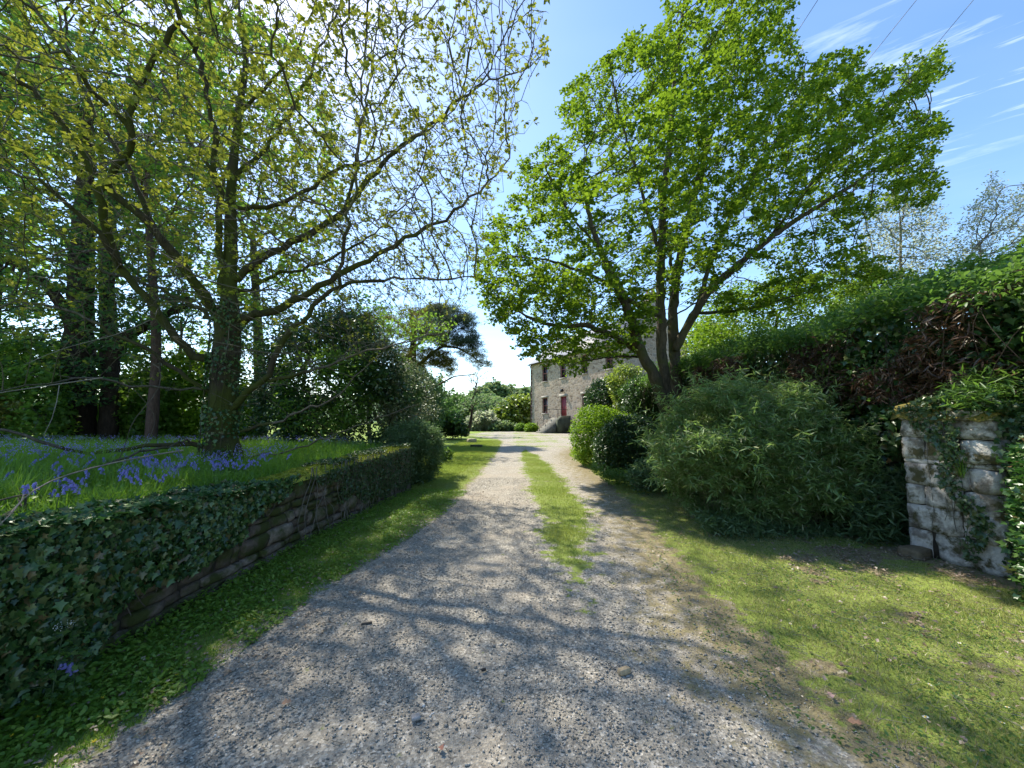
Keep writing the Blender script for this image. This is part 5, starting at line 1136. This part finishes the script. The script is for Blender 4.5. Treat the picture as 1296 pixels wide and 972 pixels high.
n = 60000; y = near_y(n, 1.2, 8, 1.3); x = np.interp(y, RE[:, 0], RE[:, 1]) - .1 + rng.random(n) * 2.9; k = (vmask(x, y) < .3 + .4 * rng.random(n)) & (x < 4.8) & (grassiness(x, y) > .1); x, y = x[k], y[k]; grass_patch('dry_grass', x, y, .040, .0035, 'dry_grass', tilt=1.5)
n = 90000; y = near_y(n, 4.2, 21, 1.35); x = np.interp(y, ML[:, 0], ML[:, 1]) + rng.uniform(-.7, .7, n); k = (grassiness(x, y) > .45 + .45 * rng.random(n)) & (vmask(x, y) > -1 + np.interp(y, [4, 8], [.9, 0])); x, y = x[k], y[k]; grass_patch('median_grass', x, y, .040, .006, 'lawn', tilt=.4)
n = 150000; y = near_y(n, 6.5, 26, 1.5); x = np.interp(y, LE[:, 0], LE[:, 1]) + .12 - rng.random(n) * 2.8; k = (grassiness(x, y) > .3 + .5 * rng.random(n)) & ((x > wx(np.minimum(y, 8.35)) + .02) | (y > 8.45)) & (x > -1.7 - .12 * y); x, y = x[k], y[k]; grass_patch('lawn_grass', x, y, .04 + .012 * (y > 12), .0055 + 0 * x, 'lawn', tilt=.45)
n = 60000; y = near_y(n, 8, 22, 1.3); x = np.interp(y, RE[:, 0], RE[:, 1]) - .1 + rng.random(n) * 1.4; k = grassiness(x, y) > .4; x, y = x[k], y[k]; grass_patch('lawn_grass', x, y, .045, .006, 'lawn', tilt=.45)
n = 85000; y = near_y(n, 1.3, 8.4, 1.3); x0 = wx(y) + .02; x1 = np.interp(y, LE[:, 0], LE[:, 1]) + .06; x = x0 + (x1 - x0) * rng.random(n); k = (grassiness(x, y) > .2 + .4 * rng.random(n)); x, y = x[k], y[k]; grass_patch('verge_grass', x, y, .032, .0045, 'weed_leaf', tilt=.7)
# broad-leaved weeds on the left verge
n = 30000; y = near_y(n, 1.2, 8.2, 1.3); x0 = wx(y) + .03; x1 = np.interp(y, LE[:, 0], LE[:, 1]) + .08; t_ = rng.random(n) ** 1.15; x = x0 + (x1 - x0) * t_
q = np.column_stack([x, y, x * 0]); k = vnoise(q, 4.2) > -.35 + .3 * rng.random(n); x, y, q, t_ = x[k], y[k], q[k], t_[k]; n = len(x)
z = .018 + rng.random(n) * (.03 + .05 * (1 - t_) ** 2)
link('ground_cover', mesh('ground_cover', *scatter(*OVAL, np.column_stack([x, y, z]), frames(rdir(n) * (1, 1, .35), norm(rdir(n) * .6 + (0, 0, 1))), .028 * rng.uniform(.35, 1.6, n)), M['weed_leaf']), kind='stuff')
# creeping weeds over the right verge
n = 20000; y = near_y(n, 1.4, 9, 1.3); x = np.interp(y, RE[:, 0], RE[:, 1]) - .3 + rng.random(n) * 3.3; q = np.column_stack([x, y, x * 0]); k = (vnoise(q, 3.4) > .05) & (x < 4.7); x, y = x[k], y[k]; n = len(x)
link('ground_cover', mesh('ground_cover', *scatter(*OVAL, np.column_stack([x, y, .012 + .03 * rng.random(n)]), frames(rdir(n) * (1, 1, .2), norm(rdir(n) * .4 + (0, 0, 1))), .019 * rng.uniform(.5, 1.5, n)), M['bramble_leaf']), kind='stuff')
# leaf litter
n = 22000; y = near_y(n, 1.4, 9, 1.2); x = np.interp(y, RE[:, 0], RE[:, 1]) - .3 + rng.random(n) * 3.1; q = np.column_stack([x, y, x * 0]); k = (rng.random(n) < .08 + bare(x, y)) & (rng.random(n) < np.clip((x - 1.2) / 2.0, .15, 1)) & (x < 4.9); x, y = x[k], y[k]; n = len(x)
link('leaf_litter', mesh('leaf_litter', *scatter(*OAK, np.column_stack([x, y, .025 + .02 * rng.random(n)]), frames(rdir(n) * (1, 1, .2), norm(rdir(n) * .5 + (0, 0, 1))), .032 * rng.uniform(.3, 1.3, n)), leafmat('litter', [(.16, .10, .06), (.26, .19, .13), (.36, .28, .22), (.12, .07, .045)], (.3, .2, .1), .15, .08)), kind='stuff')
n = 2600; y = near_y(n, 1.2, 8.2, 1.2); x0 = wx(y) + .04; x1 = np.interp(y, LE[:, 0], LE[:, 1]) + .5; x = x0 + (x1 - x0) * rng.random(n)
link('leaf_litter', mesh('leaf_litter', *scatter(*OAK, np.column_stack([x, y, .018 + .02 * rng.random(n)]), frames(rdir(n) * (1, 1, .2), norm(rdir(n) * .5 + (0, 0, 1))), .03 * rng.uniform(.3, 1.2, n)), bpy.data.materials['litter']), kind='stuff')

# grass of the bank
n = 90000; y = near_y(n, 1.2, 9.5, 1.25); x = (np.where(y < 8.4, wx(y), -2.5 - (y - 8.4) * .3) - .36) - rng.random(n) ** 1.1 * (2 + y * 1.05)
tuft = vnoise(np.column_stack([x, y, x * 0]), 3.3); k = tuft > -.55 + .5 * rng.random(n); x, y, tuft = x[k], y[k], tuft[k]
near_edge = np.clip((np.where(y < 8.4, wx(y), -2.5) - .36 - x) / .5, 0, 1)
h = (.10 + .17 * np.clip(tuft + .3, 0, 1)) * (.55 + .45 * near_edge)
grass_patch('bank_grass', x, y, h, .0075, 'bank_grass', bank_h(x, y), .42, .6)
n = 9000; y = near_y(n, 1.2, 9, 1.2); x = wx(np.minimum(y, 8.3)) - .36 - rng.random(n) * (1.5 + y); q = np.column_stack([x, y, x * 0])
link('ground_cover', mesh('ground_cover', *scatter(*OVAL, np.column_stack([x, y, bank_h(x, y) + .03 + .12 * rng.random(n)]), frames(rdir(n) * (1, 1, .3), norm(rdir(n) * .5 + (0, 0, 1))), .04 * rng.uniform(.5, 1.4, n)), M['weed_leaf']), kind='stuff')

n = 1500; y = near_y(n, 1.4, 8.5, 1.2); x = np.interp(y, RE[:, 0], RE[:, 1]) - .3 + rng.random(n) * 3.3; k = x < 4.9; x, y = x[k], y[k]; n = len(x)
T3 = (np.array([(-.5, 0, 0), (.5, 0, 0), (0, 0, .8), (-.2, 1, 0), (.2, 1, 0), (0, 1, .4)], float), np.array([(0, 1, 4, 3), (1, 2, 5, 4), (2, 0, 3, 5)]))
ln_ = rng.uniform(.03, .16, n); link('fallen_twigs', mesh('fallen_twigs', *scatter(*T3, np.column_stack([x, y, .03 + .02 * rng.random(n)]), frames(rdir(n) * (1, 1, .12), rdir(n)), np.stack([np.full(n, .003), ln_, np.full(n, .003)], 1)), M['pale_twig']), kind='stuff')
n = 1600; y = near_y(n, 1.0, 9, 1.3); x = rng.uniform(-2.1, 2.2, n); k = drive_d(x, y) > 0; x, y = x[k], y[k]; n = len(x); ln_ = rng.uniform(.01, .06, n)
link('fallen_twigs', mesh('fallen_twigs', *scatter(*T3, np.column_stack([x, y, .024 + .008 * rng.random(n)]), frames(rdir(n) * (1, 1, .1), rdir(n)), np.stack([np.full(n, .003), ln_, np.full(n, .003)], 1)), M['twig']), kind='stuff')
# bluebells: arching stalk with hanging bells
def bluebell_meshes(seed):
    r_ = np.random.default_rng(seed); h = .26; a = r_.uniform(0, 6.28); dx_ = np.array([math.cos(a), math.sin(a), 0])
    st_ = spline([np.zeros(3), (0, 0, h * .5), dx_ * .015 + (0, 0, h * .8), dx_ * .045 + (0, 0, h * .97), dx_ * .075 + (0, 0, h * .96)], 9)
    stalk = tube(st_, np.linspace(.0032, .0016, 9), 4); Lf = []
    for k in range(4):
        aa = r_.uniform(0, 6.28); B = _blade(.5); v, f = scatter(B[0], B[1], np.zeros((1, 3)), frames(np.array([[math.cos(aa) * .5, math.sin(aa) * .5, 1]]), np.array([[math.cos(aa), math.sin(aa), -.3]])), np.array([[.010, .2, .2]])); Lf.append((v, f))
    bl = []; prof = [(.001, 0), (.0055, -.004), (.006, -.013), (.0105, -.018)]
    for k in range(9):
        t = .62 + .38 * k / 8; i = t * 8; c_ = st_[int(min(i, 7))] * (1 - (i - int(min(i, 7)))) + st_[min(int(i) + 1, 8)] * (i - int(min(i, 7))); aa = r_.uniform(0, 6.28); o_ = np.array([math.cos(aa), math.sin(aa), 0]) * .012
        m_ = 6; V = []
        for rr, zz in prof:
            for j in range(m_): V.append(c_ + o_ + (rr * 1.25 * math.cos(j * 6.283 / m_), rr * 1.25 * math.sin(j * 6.283 / m_), zz * 1.2))
        Q = [[a_ * m_ + j, a_ * m_ + (j + 1) % m_, (a_ + 1) * m_ + (j + 1) % m_, (a_ + 1) * m_ + j] for a_ in range(3) for j in range(m_)]; bl.append((np.array(V), np.array(Q)))
    return mesh('stalk', *stalk, M['bell_stem']), mesh('leaves', *join(Lf), M['bank_grass']), mesh('bells', *join(bl), M['bell'])
BM = [bluebell_meshes(s) for s in range(6)]
def bluebell(x, y, z, s, label, group, variant=None, rz=None):
    a, b_, c_ = BM[variant if variant is not None else rng.integers(6)]
    t = thing('bluebell', (x, y, z), label, 'bluebell', group, rz=rng.uniform(0, 6.28) if rz is None else rz); t.scale = (s, s, s)
    for nm, me in (('stalk', a), ('leaves', b_), ('flower_bells', c_)): link(nm, me, t)
    return t
# drifts measured against the photo: centre pixel on the bank, spread
drifts = [((95, 622), .22, 14), ((60, 630), .25, 6), ((30, 586), .9, 34), ((120, 585), .9, 40), ((175, 588), .4, 14), ((205, 602), .22, 20), ((230, 614), .2, 14), ((60, 582), 1.2, 40), ((285, 586), .30, 26), ((245, 590), .3, 10), ((0, 582), 1.0, 26), ((330, 584), .4, 10), ((370, 584), .5, 8), ((160, 620), .5, 6), ((255, 628), .25, 5)]
spots = []
for (px, py), sp, cnt in drifts:
    c_ = G(px, py, 1.02)
    for q_ in range(cnt):
        x = c_[0] + rng.normal() * sp * 1.5; y = c_[1] + rng.normal() * sp * 1.0
        if x < wx(min(y, 8.3)) - .5 and 1.6 < y < 9.5: spots.append((x, y))
spots.sort(key=lambda p: p[1]); spots = spots[:290]
for x, y in spots: bluebell(x, y, float(bank_h(np.array([x]), np.array([y]))[0]), rng.uniform(.72, 1.0), 'violet-blue bluebell in flower among the long grass on top of the bank', 'bluebells on the bank')
n = 700; y = rng.uniform(4.6, 9.5, n); x = -3.4 - rng.random(n) * (y * 1.35 - 3.4); q = np.column_stack([x, y, x * 0]); k = vnoise(q, 1.7) > .15; x, y = x[k], y[k]; n = len(x)
bz = bank_h(x, y); far = np.repeat(np.column_stack([x, y, bz + .25]), 9, axis=0) + rng.normal(size=(n * 9, 3)) * (.02, .02, .03)
link('far_bluebells', mesh('far_bluebells', *scatter(*OVAL, far, frames(rdir(len(far)) - (0, 0, 1), rdir(len(far))), .020 * rng.uniform(.6, 1.2, len(far))), M['bell']), None, None, None, None, 'stuff')
p = G(92, 890); bluebell(p[0], p[1], 0, 1.0, 'single bluebell at the foot of the ivy wall near the white-flowered weed', 'bluebells at the foot of the wall', 1)
p = G(26, 905); bluebell(p[0], p[1], 0, 1.0, 'single bluebell at the left edge below the ivy wall', 'bluebells at the foot of the wall', 3)
p = G(62, 905); cp = thing('cow_parsley', (p[0], p[1], 0), 'young cow parsley with a small white flower head before the ivy wall', 'wild plant')
st_ = [tube(spline([(p[0], p[1], 0), (p[0] - .01, p[1] + .02, .2), (p[0], p[1] + .03, .40)], 8), np.linspace(.005, .002, 8), 5)]; tips_ = []
for k in range(7):
    a = k * .9; e_ = np.array([p[0] + .035 * math.cos(a), p[1] + .03 + .035 * math.sin(a), .43]); tips_.append(e_); st_.append(tube([(p[0], p[1] + .03, .40), e_], .0015, 3))
for k in range(6):
    a = rng.uniform(0, 6.28); z0 = rng.uniform(.05, .3); st_.append(tube([(p[0], p[1] + .02, z0), (p[0] + .1 * math.cos(a), p[1] + .1 * math.sin(a), z0 + .05)], .002, 3))
part('stem', *join(st_), M['bell_stem'], cp)
fr = []
for k in range(90):
    a = rng.uniform(0, 6.28); rr = rng.uniform(.03, .14); fr.append((p[0] + rr * math.cos(a), p[1] + rr * math.sin(a), rng.choice([.10, .18, .27, .33]) + rng.normal() * .012))
part('leaves', *leaves(np.array(fr), OAK, .035, 3, .015, .7), M['bramble_leaf'], cp)
fl2 = np.repeat(np.array(tips_), 9, axis=0) + rng.normal(size=(63, 3)) * .007
part('flowers', *scatter(*OVAL, fl2, frames(rdir(63), norm(rdir(63) * .4 + (0, 0, 1))), .0055), M['daisy'], cp)
# dandelion clock
p = G(30, 862); dn = thing('dandelion', (p[0], p[1], 0), 'pale round dandelion seed head before the ivy wall at the left edge', 'dandelion')
part('stem', *tube([(p[0], p[1], 0), (p[0], p[1], .10), (p[0] + .005, p[1], .17)], .003, 5), M['bell_stem'], dn)
dd = rdir(150); part('seed_head', *scatter(*LANCE, np.repeat(np.array([[p[0] + .005, p[1], .18]]), 150, 0), frames(dd, rdir(150)), .022), leafmat('seed', [(.4, .4, .38), (.5, .5, .47)], (.5, .5, .5), .5, .02), dn)

# small flowers, one mesh pair per kind
def flower_mesh(np_, rad_, zc, petal, eye):
    V = []; T = []
    for k in range(np_):
        a = k * 2 * math.pi / np_; w_ = 1.25 * math.pi / np_; b = len(V)
        V += [(0, 0, 0), (rad_ * .7 * math.cos(a - w_ / 2), rad_ * .7 * math.sin(a - w_ / 2), zc), (rad_ * math.cos(a), rad_ * math.sin(a), zc * 1.3), (rad_ * .7 * math.cos(a + w_ / 2), rad_ * .7 * math.sin(a + w_ / 2), zc)]
        T += [(b, b + 1, b + 2), (b, b + 2, b + 3)]
    V = np.array(V) + (0, 0, .035); e = block_template(3)
    return mesh('petals', V, np.array(T), petal), mesh('flower_eye', e[0] * rad_ * .55 * np.array([1, 1, .6]) + (0, 0, .037), e[1], eye, True), mesh('stalk', *tube([(0, 0, 0), (.002, 0, .02), (0, 0, .036)], .0012, 4), M['bell_stem'])
DM = flower_mesh(14, .011, .002, M['daisy'], M['daisy_eye']); BMf = flower_mesh(5, .012, .006, M['buttercup'], M['daisy_eye'])
def flower(kind, px, py, label, group, s=1.0):
    p = G(px, py, .03); t = thing(kind, (p[0], p[1], 0), label, kind, group, rz=rng.uniform(0, 6)); t.scale = (s,) * 3; t.rotation_euler = (rng.normal() * .2, rng.normal() * .2, rng.uniform(0, 6))
    for nm, me in zip(('petals', 'flower_eye', 'stalk'), DM if kind == 'daisy' else BMf): link(nm, me, t)
for px, py, lb in ((1176, 914, 'large white daisy at the edge of the right verge'), (1173, 866, None), (1278, 898, None), (1271, 918, None), (1294, 922, None), (1040, 650, None), (1085, 655, None), (1216, 815, None), (1000, 790, None), (1120, 790, None), (925, 700, None), (1003, 720, None)):
    flower('daisy', px, py, lb or 'tiny white daisy in the grass of the right verge', 'daisies on the right verge', 1.35 if lb else 1.0)
for px, py in ((128, 885), (231, 842), (11, 934), (45, 910), (179, 862), (197, 862), (120, 940), (312, 788), (320, 785), (380, 735), (222, 857)):
    flower('buttercup', px, py, 'small yellow buttercup in the weeds of the left verge', 'buttercups on the left verge', 1.0)
for px, py in ((478, 645), (482, 690), (500, 660), (560, 570), (555, 590), (570, 600), (545, 615), (530, 640), (610, 575), (590, 580)):
    flower('daisy', px, py, 'tiny white daisy in the lawn left of the drive', 'daisies on the lawn', 1.0)
# single fallen leaves and chips on the gravel
LV, LT = OAK
def fallen(px, py, s, label, c, nm='fallen_leaf', cat='leaf', group='fallen leaves on the drive'):
    p = G(px, py, .03); v, f = scatter(LV, LT, np.array([[0, 0, 0.]]), frames(rdir(1) * (1, 1, .15), norm(rdir(1) * .3 + (0, 0, 1))), s)
    o = link(nm, mesh(nm, v, f, plain(nm + '_mat', c, .8, var=.2)), None, label, cat, group); o.location = (p[0], p[1], .032)
fallen(369, 888, .05, 'tan dead leaf lying on the gravel near the left verge', (.34, .2, .12))
fallen(1092, 917, .06, 'orange-brown dead leaf at the right edge of the drive', (.42, .22, .12)); fallen(1048, 876, .05, 'pinkish dead leaf at the right edge of the drive', (.45, .28, .24))
fallen(1060, 853, .04, 'pale yellowish dead leaf on the right verge', (.5, .42, .25)); fallen(560, 950, .045, 'reddish brown dead leaf on the near gravel', (.28, .13, .09))
def chunk(px, py, size, label, c, nm, cat, z=.02, rz=.4, mat=None, amp=.12):
    p = G(px, py); V, Q = blocks([(0, 0, 0)], [size], np.array([rz]), amp, 40 if max(size) < .1 else 6); o = link(nm, mesh(nm, V, Q, mat or plain(nm + '_m', c, .85, var=.3, vs=30), True), None, label, cat); o.location = (p[0], p[1], z + size[2] * .4)
chunk(790, 856, (.075, .032, .03), 'tan broken flint on the gravel right of centre', (.34, .27, .17), 'stone_chip', 'stone')
chunk(612, 853, (.028, .014, .012), 'small black chip of slate in the middle of the drive', (.02, .02, .02), 'slate_chip', 'stone')
chunk(464, 793, (.075, .014, .012), 'short dark twig fragment on the drive', (.07, .06, .05), 'bark_chip', 'bark', rz=.3)
chunk(526, 914, (.045, .036, .014), 'flat grey stone set in the near gravel', (.28, .27, .26), 'flat_stone', 'stone')
chunk(597, 560, (.52, .36, .26), 'upper pale-topped cut log on the lawn left of the drive', (0, 0, 0), 'cut_log', 'log', 0, .5, M['cut_log'], .08)
chunk(603, 566, (.62, .24, .14), 'flatter dark cut log lying in front on the lawn', (0, 0, 0), 'cut_log', 'log', 0, -.15, M['mossy_stone'], .08)
chunk(569, 582, (.16, .12, .10), 'small pale stone at the lawn edge by the sprig', (.5, .5, .46), 'pale_stone', 'stone', 0, .2)
chunk(1158, 706, (.24, .20, .12), 'mossy rounded stone at the left foot of the gate pillar', (.13, .10, .06), 'foot_stone', 'stone', 0, .4)
print('PART3 done')
